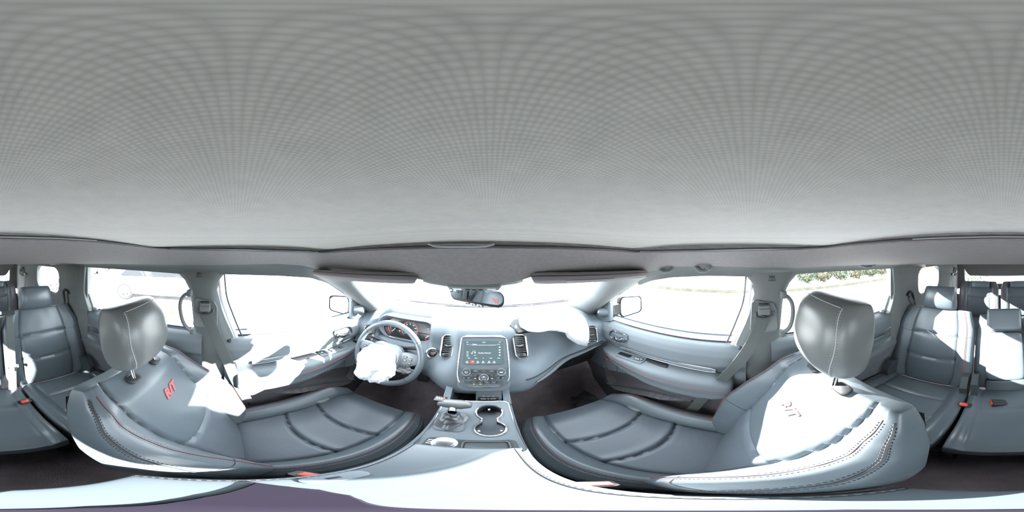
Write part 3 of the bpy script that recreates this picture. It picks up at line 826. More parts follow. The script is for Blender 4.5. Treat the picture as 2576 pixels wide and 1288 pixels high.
    b = MB(); b.tube(smooth_path([pa.S(-.955*xs, 2*v-1, .002) for v in (.02, .15, .3, .5, .7, .85, .96)], 6), .0035, 6)
    b.build('trim_line', M_SATIN, t)
    # switch plate on the armrest
    _w = world_of(ar); bv = BVHTree.FromPolygons([_w @ v.co for v in ar.data.vertices], [tuple(p.vertices) for p in ar.data.polygons])
    def arm_hit(px, py):
        l, n_, i_, ds = bv.ray_cast(Vector((0, 0, CZ)), ray(px, py)); return (l, n_) if l is not None else (Vector((CX+s*.63, .4, .69)), Vector((0, 0, 1)))
    sp0 = pa.S(.80*xs, 2*.80-1); (pl0, nl0) = arm_hit(*((1586, 899) if s > 0 else (838, 882))); (pl1, _) = arm_hit(*((1560, 891) if s > 0 else (862, 874))); (pl2, _) = arm_hit(*((1612, 908) if s > 0 else (812, 889)))
    Ms = frame(pl0, (pl1-pl2), nl0.cross(pl1-pl2)*1.0)
    if (Ms @ Vector((0, 0, 1, 0))).z < 0: Ms = Ms @ Matrix.Diagonal((1, -1, -1, 1))
    b = MB(Ms); L2 = .085 if s < 0 else .078
    b.loft([[(p[0], p[1], z) for p in rrect(L2*f, .027*f, .014, 5)] for z, f in ((-.012, 1.05), (.003, 1.0), (.005, .96))])
    swp = b.build('switch_plate', M_STACK, t)
    b = MB(Ms); b.tube([(p[0], p[1], .005) for p in rrect(L2*.97, .0262, .013, 5)], .0010, 6, closed=True); b.build('plate_edge', M_SILV, swp)
    if s > 0: layout = [(-.042, .004, .016, .010, 0), (-.062, -.002, .008, .008, 0), (.035, 0, .038, .014, 1)]
    else: layout = [(-.070, 0, .009, .013, 0), (-.042, .008, .013, .008, 0), (-.040, -.010, .013, .008, 0), (-.008, .008, .013, .008, 0), (-.006, -.010, .013, .008, 0), (.052, .002, .012, .012, 2)]
    for (px_, py_, hx, hy, kind) in layout:
        b = MB(Ms)
        if kind == 0: b.loft([[(px_+p[0]*f, py_+p[1]*f, z) for p in rrect(hx, hy, .003, 3)] for z, f in ((.003, 1), (.0085, .95), (.0095, .8))]); b.build('window_switch', M_BTN, swp)
        elif kind == 1: b.loft([[(px_+p[0]*f, py_+p[1]*f, z) for p in rrect(hx, hy, .006, 3)] for z, f in ((.0052, 1), (.0056, .96))]); b.build('switch_tray', M_BLACK, swp)
        else:
            for i_ in range(1): b.v += [Ms @ Vector((px_+hx*cos(2*pi*k/24)*f, py_+hx*sin(2*pi*k/24)*f, z)) for z, f in ((.003, 1), (.011, .92), (.012, .7)) for k in range(24)]
            for j in range(2):
                for k in range(24): b.face(j*24+k, j*24+(k+1) % 24, (j+1)*24+(k+1) % 24, (j+1)*24+k)
            b.face(*range(48, 72)); b.build('mirror_knob', M_BTN, swp)
        if kind == 0:
            m_ = MB(Ms)
            for dx in (-.35, .35): m_.box((px_+hx*dx, py_, .0098), (hx*.4, hy*.5, .0004))
            m_.build('switch_marking', M_WHITE, swp)
    # grip cut-out in the armrest
    b = MB(); (g0, gn) = arm_hit(*((1652, 912) if s > 0 else (768, 898))); (g1, _) = arm_hit(*((1635, 906) if s > 0 else (788, 892))); Mg = frame(g0, (g1-g0), gn.cross(g1-g0))
    if (Mg @ Vector((0, 0, 1, 0))).z < 0: Mg = Mg @ Matrix.Diagonal((1, -1, -1, 1))
    b.M = Mg; b.loft([[(p[0]-(.014*p[1]/.022), p[1], z) for p in rrect(.058*f, .020*f, .014*f, 5)] for z, f in ((-.012, 1.0), (.004, 1.0), (.0045, .97))])
    b.build('grip_recess', M_DARK, t)
    # metallic inlay strip above the armrest
    b = MB(); n = 30
    def st(u, v):
        y = lerp(.10, .585, u); hh = .017*min(1, (1-u)*9+.15)*min(1, u*30+.5); z = .712+.010*sin(pi*u)-.012*(1-u)
        return (CX+s*(.683-.016*(1-(2*v-1)**2)), y, z+(v-.5)*2*hh)
    b.grid(st, n, 7)
    b.build('inlay_strip', M_STACK, t); b = MB(); b.tube([Vector(st(k/24, .86))+Vector((-s*.002, 0, 0)) for k in range(25)], .0026, 6)
    b.tube([Vector(st(k/24, .30))+Vector((-s*.002, 0, 0)) for k in range(25)], .0014, 6)
    b.build('inlay_highlight', M_SATIN, t)
    # speaker outline, small badge, pocket lip
    b = MB()
    def onp(y, z): return Vector((CX+s*(X(y, z)-.002), y, z))
    b.tube([onp(.665+.062*cos(k*pi/24), .515+.068*sin(k*pi/24)-.01*cos(k*pi/24)) for k in range(48)], .0016, 5, closed=True)
    b.build('speaker_outline', M_BTN, t)
    if s > 0:
        Mb_ = frame(onp(.690, .562)+Vector((-.003, 0, 0)), (0, -1, -.35), (-.0, -.35, 1))
        b = MB(Mb_)
        for z in (0,): b.loft([[(p[0]*f, p[1]*f, zz) for p in rrect(.017, .0048, .0045, 4)] for zz, f in ((-.002, 1), (.002, 1), (.003, .9))])
        b.build('speaker_badge', M_RED, t, label='small red and silver speaker badge')
        b = MB(Mb_); b.box((.004, 0, .0035), (.018, .003, .0006)); b.build('badge_bar', M_SILV, t)
    b = MB(); lp = [(.735,.43),(.72,.35),(.685,.305),(.60,.335),(.506,.375),(.41,.408),(.29,.427),(.20,.432)]
    b.tube(smooth_path([onp(y, z)+Vector((-s*.006, 0, .0)) for y, z in lp], 6), .0045, 6)
    b.build('pocket_lip', M_BTN, t)
    b = MB(); b.tube(smooth_path([onp(.80, .69), onp(.74, .712), onp(.66, .716), onp(.60, .707)], 6), .0022, 6); b.build('crease_line', M_SATIN, t)
    if s < 0:
        b = MB(frame(onp(.457, .520)+Vector((.004, 0, 0)), (0, 1, .05), (0, 0, 1)))
        b.box((0, 0, 0), (.075, .02, .012), .004); mm = b.build('memory_switch', M_STACK, t)
        b = MB(frame(onp(.457, .520)+Vector((.011, 0, 0)), (0, 1, .05), (0, 0, 1)))
        for k in range(4): b.box((-.024+.016*k, 0, 0), (.010, .010, .003), .001)
        b.build('memory_button', M_BTN, mm)
    else:
        pass
    return t
front_door(-1, 'driver door with chrome handle, window switches and armrest, sun streaks on it')
front_door(1, 'passenger door with chrome handle and small red speaker badge, in shade')
def rear_door(s, lab):
    t = thing('car_door', lab, 'car door', (CX+s*.70, -.5, .1))
    def X(y, z): return interp([(.05,.70),(.20,.705),(.40,.69),(.52,.675),(.56,.66),(.62,.645),(.65,.655),(.665,.69),(.735,.69),(.76,.668),(.83,.668),(.865,.685),(.882,.72)], z)+.012*ss(-.72, -.88, y)
    b = MB(); b.grid(lambda u, v: (CX+s*X(lerp(-.12, -.885, u), .06+.822*v), lerp(-.12, -.885, u), .06+.822*v), 40, 90)
    b.grid(lambda u, v: (CX+s*lerp(.72, .80, v), lerp(-.12, -.885, u), .882), 4, 3)
    b.grid(lambda u, v: (CX+s*.80, lerp(-.10, -1.0, u), lerp(.0, .88, v)), 3, 3)
    b.build('door_panel', M_DOOR, t, ang=50)
    q = [Vector((CX+s*.73, -.10, .87)), Vector((CX+s*.73, -.88, .87)), Vector((CX+s*.70, -.90, 1.18)), Vector((CX+s*.70, -.12, 1.18))]
    b = MB(); b.grid(lambda u, v: q[0].lerp(q[1], u).lerp(q[3].lerp(q[2], u), v), 6, 6); b.build('window_glass', M_GLASS, t)
    b = MB(); pl = [(-.800,.875),(-.835,.94),(-.862,1.0),(-.858,1.08),(-.845,1.19),(-.935,1.19),(-.935,.875)]
    b.loft([[(CX+s*.72, y, z) for y, z in pl], [(CX+s*.672, y, z) for y, z in pl], [(CX+s*.662, -.89+(y+.89)*.9, z) for y, z in pl]])
    b.build('window_frame', M_TRIM, t)
    b = MB(); b.tube(smooth_path([(CX+s*.70, y, z) for y, z in ((-.795, .88), (-.82, .93), (-.85, .985))], 4), .006, 6)
    b.build('frame_moulding', M_SILV, t)
    b = MB(); b.tube([(CX+s*.715, -.14, .887), (CX+s*.715, -.80, .887)], .005, 6); b.build('weatherstrip', M_RUBBER, t)
    b = MB()
    def st(u, v):
        y = lerp(-.40, -.83, u); hh = .017*min(1, (1-u)*10+.2)
        return (CX+s*(.683-.014*(1-(2*v-1)**2)), y, .708+(v-.5)*2*hh)
    b.grid(st, 20, 7); b.build('inlay_strip', M_STACK, t)
    b = MB(); b.tube([Vector(st(k/16, .9))+Vector((-s*.002, 0, 0)) for k in range(17)]+[Vector(st(1, .1))], .0024, 6); b.build('inlay_highlight', M_SATIN, t)
    b = MB(); b.tube([(CX+s*(X(y, .615)-.001), y, .612) for y in [lerp(-.15, -.88, k/20) for k in range(21)]], .0013, 5); b.build('red_stitching', M_RED, t)
    b = MB(); b.box((CX+s*.70, -.785, .895), (.022, .040, .018), .005); b.build('lock_button', M_SILV, t)
    return t
rear_door(-1, 'rear door behind the driver seat with grey trim and long window')
rear_door(1, 'rear door behind the passenger seat with blue-grey trim and long window')

# ------------------------------------------------------------------ dashboard
dash = thing('dashboard', 'wide dark soft-plastic dashboard, its top washed out by sun', 'dashboard', (CX, .8, .6))
PP = [(1.12,.885),(1.00,.922),(.86,.930),(.745,.922),(.700,.885),(.685,.80),(.690,.715),(.700,.672),(.80,.63),(.88,.50),(.98,.40)]
PC = [(1.12,.885),(1.00,.922),(.86,.930),(.715,.925),(.668,.893),(.642,.81),(.590,.72),(.565,.655),(.575,.60),(.66,.52),(.80,.45)]
PD = [(1.12,.885),(1.01,.922),(.93,.925),(.87,.905),(.855,.86),(.845,.80),(.765,.745),(.735,.70),(.76,.60),(.84,.50),(.95,.42)]
xc = .008
def prof(x):
    d = abs(x-xc); wc = 1-ss(.115, .185, d)
    wd = ss(-.235, -.30, x)*ss(-.645, -.58, x)
    out = []
    for i, (p, c, q) in enumerate(zip(PP, PC, PD)):
        w_ = 1-ss(.115, .26+.02*i, d) if i >= 6 else wc
        y = lerp(lerp(p[0], q[0], wd), c[0], w_); z = lerp(lerp(p[1], q[1], wd), c[1], w_)
        if x > .30 and 5 <= i <= 8: z += .026*ss(.25, .60, x); y -= .0
        e = ss(.50, .66, abs(x-CX)); 
        if 3 <= i <= 4: y += .085*e
        elif i == 5: y += .050*e
        elif i == 6: y += .025*e
        if 1 <= i <= 4: z -= .045*e
        out.append((x, y, z))
    return smooth_path(out, 6)
b = MB(); NX = 150; xsn = [lerp(CX-.685, CX+.685, k/(NX-1)) for k in range(NX)]
b.loft([prof(x) for x in xsn], closed=False, cap0=False, cap1=False)
b.build('dash_body', M_DASH, dash, ang=60)
_do = [o for o in C.objects if o.name.startswith('dash_body')][0]
_off = world_of(_do)
_bvh = BVHTree.FromPolygons([_off @ v.co for v in _do.data.vertices], [tuple(p.vertices) for p in _do.data.polygons])
def hit(px, py, back=.0):
    d = ray(px, py); l, n_, i_, ds = _bvh.ray_cast(Vector((0, 0, CZ)), d)
    return Vector((0, 0, CZ))+d*(ds-back)
def dsurf(x, k): return Vector(prof(x)[k])
b = MB(); b.tube([dsurf(x, 39)+Vector((0, -.002, .000)) for x in [lerp(.15, .615, k/40) for k in range(41)]], .0035, 6); b.build('dash_crease', M_SEAM, dash)
b = MB(); b.tube([dsurf(x, 42)+Vector((0, -.006, -.002)) for x in [lerp(.19, .60, k/40) for k in range(41)]], lambda t: .004+.011*sin(pi*min(1, t*1.05)), 10, flat=.8); b.build('lower_moulding', M_STACK, dash)
b = MB()   # glovebox
rows = []
for k in range(20):
    x = lerp(.14, .60, k/19); c = .026*ss(.25, .60, x)
    rows.append([(x, .735, .655+c), (x, .742, .62+c), (x, .765, .56+c*.6), (x, .80, .50+c*.4), (x, .86, .47+c*.3), (x, .86, .60+c)])
b.loft(rows); gb = b.build('glovebox', M_DARK, dash)
b = MB(); b.box((.36, .728, .655), (.09, .014, .012), .004); b.build('glovebox_latch', M_BTN, gb)
b = MB()   # defroster slots along the windscreen
for k in range(58):
    x = lerp(-.235, .20, k/57); y = 1.005
    b.box((x, y, .928), (.0042, .012, .004))
b.build('defroster_grille', M_DARK, dash)
b = MB(); b.tube([(x, .985, .929) for x in [lerp(-.42, .55, k/30) for k in range(31)]], .0018, 5); b.tube([(x, 1.045, .921) for x in [lerp(-.52, .55, k/30) for k in range(31)]], .0018, 5)
b.build('defroster_edge', M_SEAM, dash)
def vent(c, xa, up, w, h, name='air_vent', flip=1):
    M = frame(c, xa, up)
    if (M @ Vector((0, 0, 1, 0))).y > 0: M = M @ Matrix.Diagonal((-1, 1, -1, 1))
    sk = lambda p: (p[0]*(1-.10*(p[1] < 0)*abs(p[1])/h)+flip*.010*(-p[1]/h if p[1] < 0 else 0), p[1])
    out = [sk(p) for p in rrect(w, h, .018, 5)]
    b = MB(M); b.loft([[(p[0]*1.0, p[1]*1.0, -.03) for p in out], [(p[0], p[1], .002) for p in out], [(p[0]*.97, p[1]*.985, .005) for p in out], [(p[0]*.86, p[1]*.93, .004) for p in out], [(p[0]*.84, p[1]*.92, -.022) for p in out]])
    v = b.build(name, M_DARK, dash)
    b = MB(M); b.tube([(p[0]*.93, p[1]*.965, .005) for p in out], .0032, 8, closed=True); b.build('vent_bezel', M_CHROME, v)
    lo = MB(M); lo.loft([[(p[0]*.90, lerp(-h*.66, -h*.95, (p[1]+1)/2 if 0 else 0), 0) for p in out]]) if 0 else None
    b = MB(M); n = 10
    for k in range(n):
        y = lerp(-h*.50, h*.84, k/(n-1)); b.M = M @ T(0, y, -.003) @ RX(-18); b.mark(); b.box((flip*(.004 if y < 0 else 0), 0, 0), (w*1.62, .0030, .010), .0006)
    b.build('vent_louver', M_TRIM, v)
    b = MB(M); b.box((0, h*.08, .006), (.016, .009, .010), .003); b.tube([(-.016, h*.08, .004), (.016, h*.08, .004)], .003, 8); b.build('vent_tab', M_SATIN, v)
    b = MB(M); b.box((flip*.006, -h*.74, .000), (w*1.35, h*.26, .010), .003); b.build('vent_base', M_STACK, v)
    b = MB(M); b.box((flip*.006, -h*.70, .007), (.016, .006, .006), .002); b.build('vent_wheel', M_DARK, v)
    return v
vent(hit(1128, 871, .017), (1, .10, 0), (0, .36, .93), .028, .058, flip=-1)
vent(hit(1307, 871, .017), (1, -.10, 0), (0, .36, .93), .028, .058, flip=1)
vent(hit(1487, 843, .022), (1, -.55, 0), (0, .15, 1), .032, .050, flip=1)
vent(hit(930, 838, .022), (1, .55, 0), (0, .15, 1), .032, .050, flip=-1)
# instrument cluster
Mk = frame((-.404, .795, .812), (1, .03, 0), (0, .28, 1))
ol = [(p[0], p[1]+.012*(p[0]/.16)**2*(-1 if p[1] > 0 else .3)) for p in rrect(.158, .062, .058, 9)]
b = MB(Mk); b.loft([[(p[0]*f, p[1]*f, z) for p in ol] for z, f in ((-.02, 1.0), (0, .97))]); cl = b.build('instrument_cluster', M_BLACK, dash)
b = MB(Mk)
rings = []
for z, f, up in ((-.02, 1.0, 0), (.015, 1.03, .004), (.05, 1.05, .012), (.056, 1.09, .014), (.05, 1.15, .016), (.0, 1.22, .018), (-.05, 1.25, .016)):
    rings.append([(p[0]*f, p[1]*f+up*(1 if p[1] > 0 else .2), z-(.040*ss(.03, -.06, p[1]) if z > .03 else 0)) for p in ol])
b.loft(rings, cap0=False, cap1=False); b.build('cluster_hood', M_DASH, dash)
b = MB(Mk); b.tube([(p[0]*1.0, p[1]*1.0, .010) for p in ol], .0028, 8, closed=True); b.build('cluster_ring', M_CHROME, cl)
dz = .003
def arc(b, c, r, a0, a1, z, rad=.0010, n=30): b.tube([(c[0]+r*cos(radians(lerp(a0, a1, k/n))), c[1]+r*sin(radians(lerp(a0, a1, k/n))), z) for k in range(n+1)], rad, 5)
b = MB(Mk); arc(b, (-.080, -.002), .044, 95, 235, dz, .0014); arc(b, (.118, -.012), .030, 235, 330, dz, .0016); arc(b, (.008, .006), .050, -35, 215, dz, .0007)
for k in range(9):
    a = radians(lerp(100, 232, k/8)); b.box((-.080+.040*cos(a), -.002+.040*sin(a), dz), (.006, .0012, .001))
b.build('gauge_arc', M_UIR, cl, label='glowing red gauge arcs')
b = MB(Mk)
for k in range(27):
    a = radians(lerp(225, -45, k/26)); q = Vector((cos(a), sin(a), 0)); p0 = Vector((.008, .006, dz))+q*.043; b.tube([p0, p0+q*.005], .0006, 4)
b.build('gauge_tick', M_UIW, cl); b = MB(Mk); b.mark(); b.box((.012, -.004, dz), (.012, .003, .0006)); b.mark(); b.box((.112, .028, dz), (.010, .0016, .0006)); b.mark(); b.tube([(.118, -.012, dz+.001), (.104, -.028, dz+.001)], .0012, 5); b.mark(); b.tube([(-.080, -.002, dz), (-.098, -.026, dz)], .0012, 5)
b.build('gauge_needle', M_UIW, cl)
for k, s_ in enumerate(('0', '20', '40', '60', '80', '100', '120', '140', '160')):
    a = radians(lerp(225, -45, k/8)); text(s_, Mk @ T(.008+.035*cos(a), .006+.035*sin(a), dz), .0085, M_UIW, 'gauge_number', cl, .0001)
for k, s_ in enumerate(('1', '2', '3')):
    a = radians(lerp(220, 150, k/2)); text(s_, Mk @ T(-.080+.031*cos(a), -.002+.031*sin(a), dz), .009, M_UIW, 'gauge_number', cl, .0001)
b = MB(Mk); b.box((-.050, -.012, dz), (.007, .006, .001)); b.build('warning_lamp', M_UIA, cl)
# start button
Mb_ = frame(hit(1088, 888, .008), (1, .35, 0), (0, .25, 1))
b = MB(Mb_); b.lathe([(.030, -.012), (.030, .002), (.026, .006), (.021, .004), (.019, -.002)], cap1=True); sb = b.build('start_button_ring', M_SATIN, dash)
b = MB(Mb_); b.lathe([(.0165, -.004), (.0165, .006), (.014, .008)]); b.build('start_button', M_BLACK, sb)
text('ENGINE', Mb_ @ T(0, .006, .0085), .0050, M_WHITE, 'button_text', sb, .0001); text('START', Mb_ @ T(0, 0, .0085), .0055, M_WHITE, 'button_text', sb, .0001); text('STOP', Mb_ @ T(0, -.006, .0085), .0050, M_WHITE, 'button_text', sb, .0001)
b = MB(Mb_); b.box((.0105, .003, .0085), (.003, .006, .0008)); b.build('status_lamp', M_UIA, sb)
# centre stack
yt, yb_ = .640, .530
P_t, P_b = at(1216.5, 846, y=yt), at(1218, 984, y=yb_)
upv = (P_t-P_b); H = upv.length; Mq = frame(P_b.lerp(P_t, .5), (1, 0, 0), upv)
def spx(px, py):      # a point of the photo on the stack plane -> local x, y
    d = ray(px, py); n = (Mq @ Vector((0, 0, 1, 0))).to_3d(); o = Mq.translation; k = (o-Vector((0, 0, CZ))).dot(n)/d.dot(n)
    q = Mq.inverted() @ (Vector((0, 0, CZ))+d*k); return q.x, q.y
hw_t = (spx(1275, 850)[0]-spx(1162, 850)[0])/2; 
outs = [(p[0]*(1-.02*(p[1] < 0)), p[1]) for p in rrect(.090, H/2, .03, 6)]
b = MB(Mq); b.loft([[(p[0]*f, p[1]*f, z) for p in outs] for z, f in ((-.05, 1.03), (-.006, 1.02), (.0, 1.0), (.001, .97))]); stk = b.build('centre_stack', M_STACK, dash)
fo = [(spx(1219, 0+857)[0]+0, 0)]
def outline(pts, n=5): return [tuple(p)[:2] for p in smooth_path([(x, y, 0) for x, y in pts], n, closed=True)]
ring = outline([spx(*p) for p in ((1166,848),(1195,847),(1240,847),(1268,849),(1274,856),(1277,880),(1280,910),(1281.5,935),(1279,955),(1266,967),(1240,972),(1215,973),(1185,972),(1163,966),(1153.5,955),(1151,935),(1154,905),(1158,875),(1161,855))])
b = MB(Mq); b.tube([(x, y, .004) for x, y in ring], .0022, 8, closed=True); b.build('stack_surround', M_CHROME, stk)
b = MB(Mq); b.loft([[(x*.985, y*.985, z) for x, y in ring] for z in (-.01, .003)]); b.build('stack_face', M_STACK, stk)
def quad_s(b, a, c, z, inset=0):
    x0, y0 = spx(*a); x1, y1 = spx(*c); b.box(((x0+x1)/2, (y0+y1)/2, z), (abs(x1-x0)-inset, abs(y1-y0)-inset, .0012), .0005)
sc_ = outline([spx(*p) for p in ((1171,858),(1216,857.5),(1262,858.5),(1263.5,863),(1264.5,885),(1265.5,908),(1263,914.5),(1217,915.5),(1171,914.5),(1168,909),(1169.5,885),(1170.5,863))], 4)
b = MB(Mq); b.prism(sc_, .002, .0055); scr = b.build('touch_screen', M_SCREEN, dash)
Z1 = .0062
b = MB(Mq)
quad_s(b, (1187, 867.6), (1246, 867.9), Z1); b.box((spx(1216, 867.8)[0], spx(1216, 867.8)[1], Z1), (.10, .0007, .0004))
for px_, py_ in ((1176, 860.5), (1257, 860.5)): b.box((*spx(px_, py_), Z1), (.006, .0022, .0004))
for px_ in (1175.5, 1202, 1215.5, 1230, 1243): b.box((*spx(px_, 912), Z1), (.011, .0016, .0004)); b.box((*spx(px_, 909), Z1), (.006, .004, .0004))
for px_ in (1180, 1197.5, 1216, 1234.5, 1254): b.box((*spx(px_, 900.5), Z1), (.009 if px_ != 1216 else .003, .0018, .0004))
for py_ in (884.5, 888, 892, 895): b.box((*spx(1176.5, py_), Z1), (.007, .0016, .0004))
for py_ in (873, 880, 886, 893): b.box((*spx(1256.5, py_), Z1), (.006, .004, .0004), .001)
b.box((*spx(1187.5, 888), Z1), (.005, .004, .0004), .001); b.box((*spx(1195, 887), Z1), (.005, .004, .0004), .001); b.tube([(*spx(1189, 888), Z1), (*spx(1189.5, 883), Z1), (*spx(1196, 882.5), Z1), (*spx(1196, 887), Z1)], .0005, 4)
b.build('screen_icon', M_UIW, scr)
for s_, px_, py_, z_ in (('4:50', 1217, 861, .0068), ('Paused', 1194, 865.6, .0055), ('Tuner', 1177.5, 866, .0045), ('Audio', 1254, 866, .0045), ('Audio Device', 1219, 887.5, .0085), ('OFF', 1195, 893.5, .0045)):
    text(s_, Mq @ T(*spx(px_, py_), Z1), z_, M_UIW, 'screen_text', scr, .0001)
b = MB(Mq); quad_s(b, (1184, 906), (1193.5, 914), Z1); b.build('screen_tile', M_UIR, scr)
b = MB(Mq); b.box((*spx(1189, 909), Z1+.0006), (.004, .003, .0004)); b.build('screen_icon', M_UIW, scr)
def knob(px, py, r, parent, nm='control_knob'):
    x, y = spx(px, py); M = Mq @ T(x, y, 0)
    b = MB(M); b.lathe([(r*1.08, .002), (r*1.0, .004), (r*.97, .016), (r*.88, .019), (r*.80, .018)]); k = b.build(nm, M_SATIN, parent)
    b = MB(M); b.lathe([(r*.74, .017), (r*.72, .0195), (r*.5, .020)]); b.build('knob_cap', M_BTN, k)
    return M, k
M1, k1 = knob(1174, 933.5, .0165, stk); M2, k2 = knob(1260, 933.5, .0165, stk); M3, k3 = knob(1217, 947.5, .0185, stk)
text('AUTO', M3 @ T(0, -.006, .0205), .005, M_WHITE, 'knob_text', k3, .0001); b = MB(M3); b.box((0, .003, .0205), (.018, .0012, .0004)); b.box((0, .006, .0205), (.006, .003, .0004)); b.build('knob_mark', M_WHITE, k3)
b = MB(M1); b.tube([(.004*cos(radians(a)), .004*sin(radians(a)), .0205) for a in range(120, 421, 20)], .0006, 4); b.box((0, .003, .0205), (.0008, .004, .0004)); b.build('knob_mark', M_WHITE, k1)
b = MB(M2); b.box((0, .0015, .0205), (.012, .002, .0004)); b.box((0, -.002, .0205), (.009, .0015, .0004)); b.build('knob_mark', M_WHITE, k2)
def button(a, c, txt=None, ts=.0042, m=M_BTN, tm=M_WHITE, sk=0):
    x0, y0 = spx(*a); x1, y1 = spx(*c); xm, ym = (x0+x1)/2, (y0+y1)/2
    b = MB(Mq); hx, hy = abs(x1-x0)/2-.0006, abs(y1-y0)/2-.0005
    b.loft([[(xm+p[0]*f+sk*p[1], ym+p[1]*f, z) for p in rrect(hx, hy, .0018, 3)] for z, f in ((.002, 1), (.0055, 1), (.0065, .93))])
    o = b.build('stack_button', m, stk)
    if txt: text(txt, Mq @ T(xm, ym, .0069), ts, tm, 'button_text', o, .0001)
button((1186, 929), (1206, 936), 'MUTE', sk=.3); button((1227, 929), (1247, 936), 'SCREEN', .0035, sk=-.3)
button((1208, 928), (1226, 936)); 
b = MB(Mq); x, y = spx(1216.5, 932.5); b.tube([(x-.0045, y-.003, .0072), (x+.0045, y-.003, .0072), (x, y+.0045, .0072)], .0008, 4, closed=True); b.build('hazard_mark', M_UIR, stk, label='red hazard triangle')
button((1190, 941), (1202, 947)); button((1188, 948), (1202, 954)); button((1231, 941), (1244, 947)); button((1231, 948), (1246, 954))
b = MB(Mq)
for px_ in (1195.5, 1237.5): x, y = spx(px_, 944); b.mark(); b.loft([[(x-.003, y-.0015, .007), (x+.003, y-.0015, .007), (x, y+.0022, .007)], [(x-.003, y-.0015, .0075), (x+.003, y-.0015, .0075), (x, y+.0022, .0075)]])
b.build('arrow_up', M_UIR, stk)
b = MB(Mq)
for px_ in (1195.5, 1237.5): x, y = spx(px_, 951); b.mark(); b.loft([[(x-.003, y+.0015, .007), (x+.003, y+.0015, .007), (x, y-.0022, .007)], [(x-.003, y+.0015, .0075), (x+.003, y+.0015, .0075), (x, y-.0022, .0075)]])
b.build('arrow_down', M_UIW, stk)
button((1161, 946), (1173, 953), 'A/C', .0045); button((1173, 946), (1186, 953), 'REC', .0042); button((1248, 946), (1259, 953), 'MAX', .0036); button((1260, 946), (1271, 953), 'REAR', .0036)
for i, (a_, c_) in enumerate(((1168, 1184), (1185, 1200), (1201, 1216), (1217, 1233), (1234, 1249), (1250, 1266))): button((a_, 957), (c_, 964), (None, 'P', 'ESC', 'SPORT', 'LOCK', None)[i], .0036)
b = MB(Mq)
for px_ in (1192.5, 1208.5): b.mark(); b.box((*spx(px_, 965.5), .0045), (.0062, .0016, .001))
b.build('button_lamp', M_UIA, stk, label='two amber indicator bars')
# driver side lower panel and hanging knee cover
b = MB(); b.loft([[(x, .745, .70), (x, .735, .62), (x, .76, .52), (x, .84, .47), (x, .85, .60)] for x in [lerp(-.62, -.20, k/8) for k in range(9)]]); b.build('knee_panel', M_DARK, dash)
b = MB(frame((-.20, .86, .52), (1, .1, 0), (0, .6, 1))); b.box((0, 0, 0), (.13, .12, .006), .002); b.box((0, .0, .006), (.05, .03, .01), .003); b.build('loose_cover', M_DARK, dash)
# ------------------------------------------------------------------ steering wheel and airbags
WC = Vector((-.415, .598, .752))
Mw = frame(WC, (1, 0, 0), (0, .40, .92))
sw = thing('steering_wheel', 'leather-wrapped steering wheel with button spokes in front of the gauges', 'steering wheel', tuple(WC))
b = MB(Mw); R = .166
b.tube([(R*cos(2*pi*k/72), R*sin(2*pi*k/72)*(1 if sin(2*pi*k/72) > -.8 else .985), 0) for k in range(72)], lambda q: .0150, 14, closed=True)
rim = b.build('rim', M_LEA, sw)
b = MB(Mw)
for sg in (-1, 1):
    for a in (35, -40):
        aa = radians(a) if sg > 0 else pi-radians(a); b.mark()
        b.tube([((R+.0153*cos(q))*cos(aa), (R+.0153*cos(q))*sin(aa), .0153*sin(q)) for q in [2*pi*k/16 for k in range(16)]], .0012, 5, closed=True)
b.build('rim_seam', M_SEAM, rim)
b = MB(Mw); hub = rrect(.082, .068, .045, 6)
b.loft([[(p[0]*f, p[1]*f-.008, z) for p in hub] for z, f in ((-.045, .8), (-.02, .98), (.004, 1.0), (.018, .88), (.022, .6))]); hb = b.build('hub', M_STACK, sw)
for sg in (-1, 1):
    b = MB(Mw); pl = [(sg*.060, .030), (sg*.105, .036), (sg*.168, .030), (sg*.170, -.006), (sg*.128, -.030), (sg*.105, -.052), (sg*.055, -.050)]
    b.prism(pl if sg > 0 else pl[::-1], -.012, .006, .004); sp = b.build('spoke', M_STACK, sw)
    b = MB(Mw)
    b.lathe  # noqa
    for (x, y, w_, h_) in ((.098, .014, .018, .012), (.122, .006, .016, .014), (.098, -.003, .020, .010), (.122, -.014, .014, .012), (.088, -.034, .012, .016), (.102, -.034, .012, .016), (.116, -.032, .010, .016)):
        b.mark(); b.box((sg*x, y, .0075), (w_, h_, .004), .0015)
    b.build('spoke_button', M_BTN, sp)
    b = MB(Mw)
    for (x, y) in ((.098, .014), (.122, .006), (.098, -.003), (.122, -.014)): b.box((sg*x, y, .0098), (.007, .0020, .0004))
    b.build('button_mark', M_WHITE, sp)
    b = MB(Mw); b.tube(smooth_path([(sg*.020, -.075, 0), (sg*.030, -.115, 0), (sg*.050, -.160, 0)], 5), .009, 8, flat=.5); b.build('lower_spoke', M_SATIN, sw)
b = MB(Mw); b.tube([(.074*cos(radians(a)), -.006+.066*sin(radians(a)), .020) for a in range(-110, 21, 8)], .0028, 6); b.build('hub_trim', M_CHROME, hb)
b = MB(); b.tube([WC+Vector((0, .02, -.01)), WC+Vector((-.0, .17, -.085))], .042, 20); b.build('column_shroud', M_DARK, sw)
for sg, nm in ((-1, 'indicator_stalk'), (1, 'wiper_stalk')):
    b = MB(); p0 = WC+Vector((sg*.03, .09, .0)); p1 = WC+Vector((sg*.13, .055, .045)); b.tube([p0, p0.lerp(p1, .6), p1], lambda q: .007+.005*q, 10)
    o = b.build(nm, M_DARK, sw)
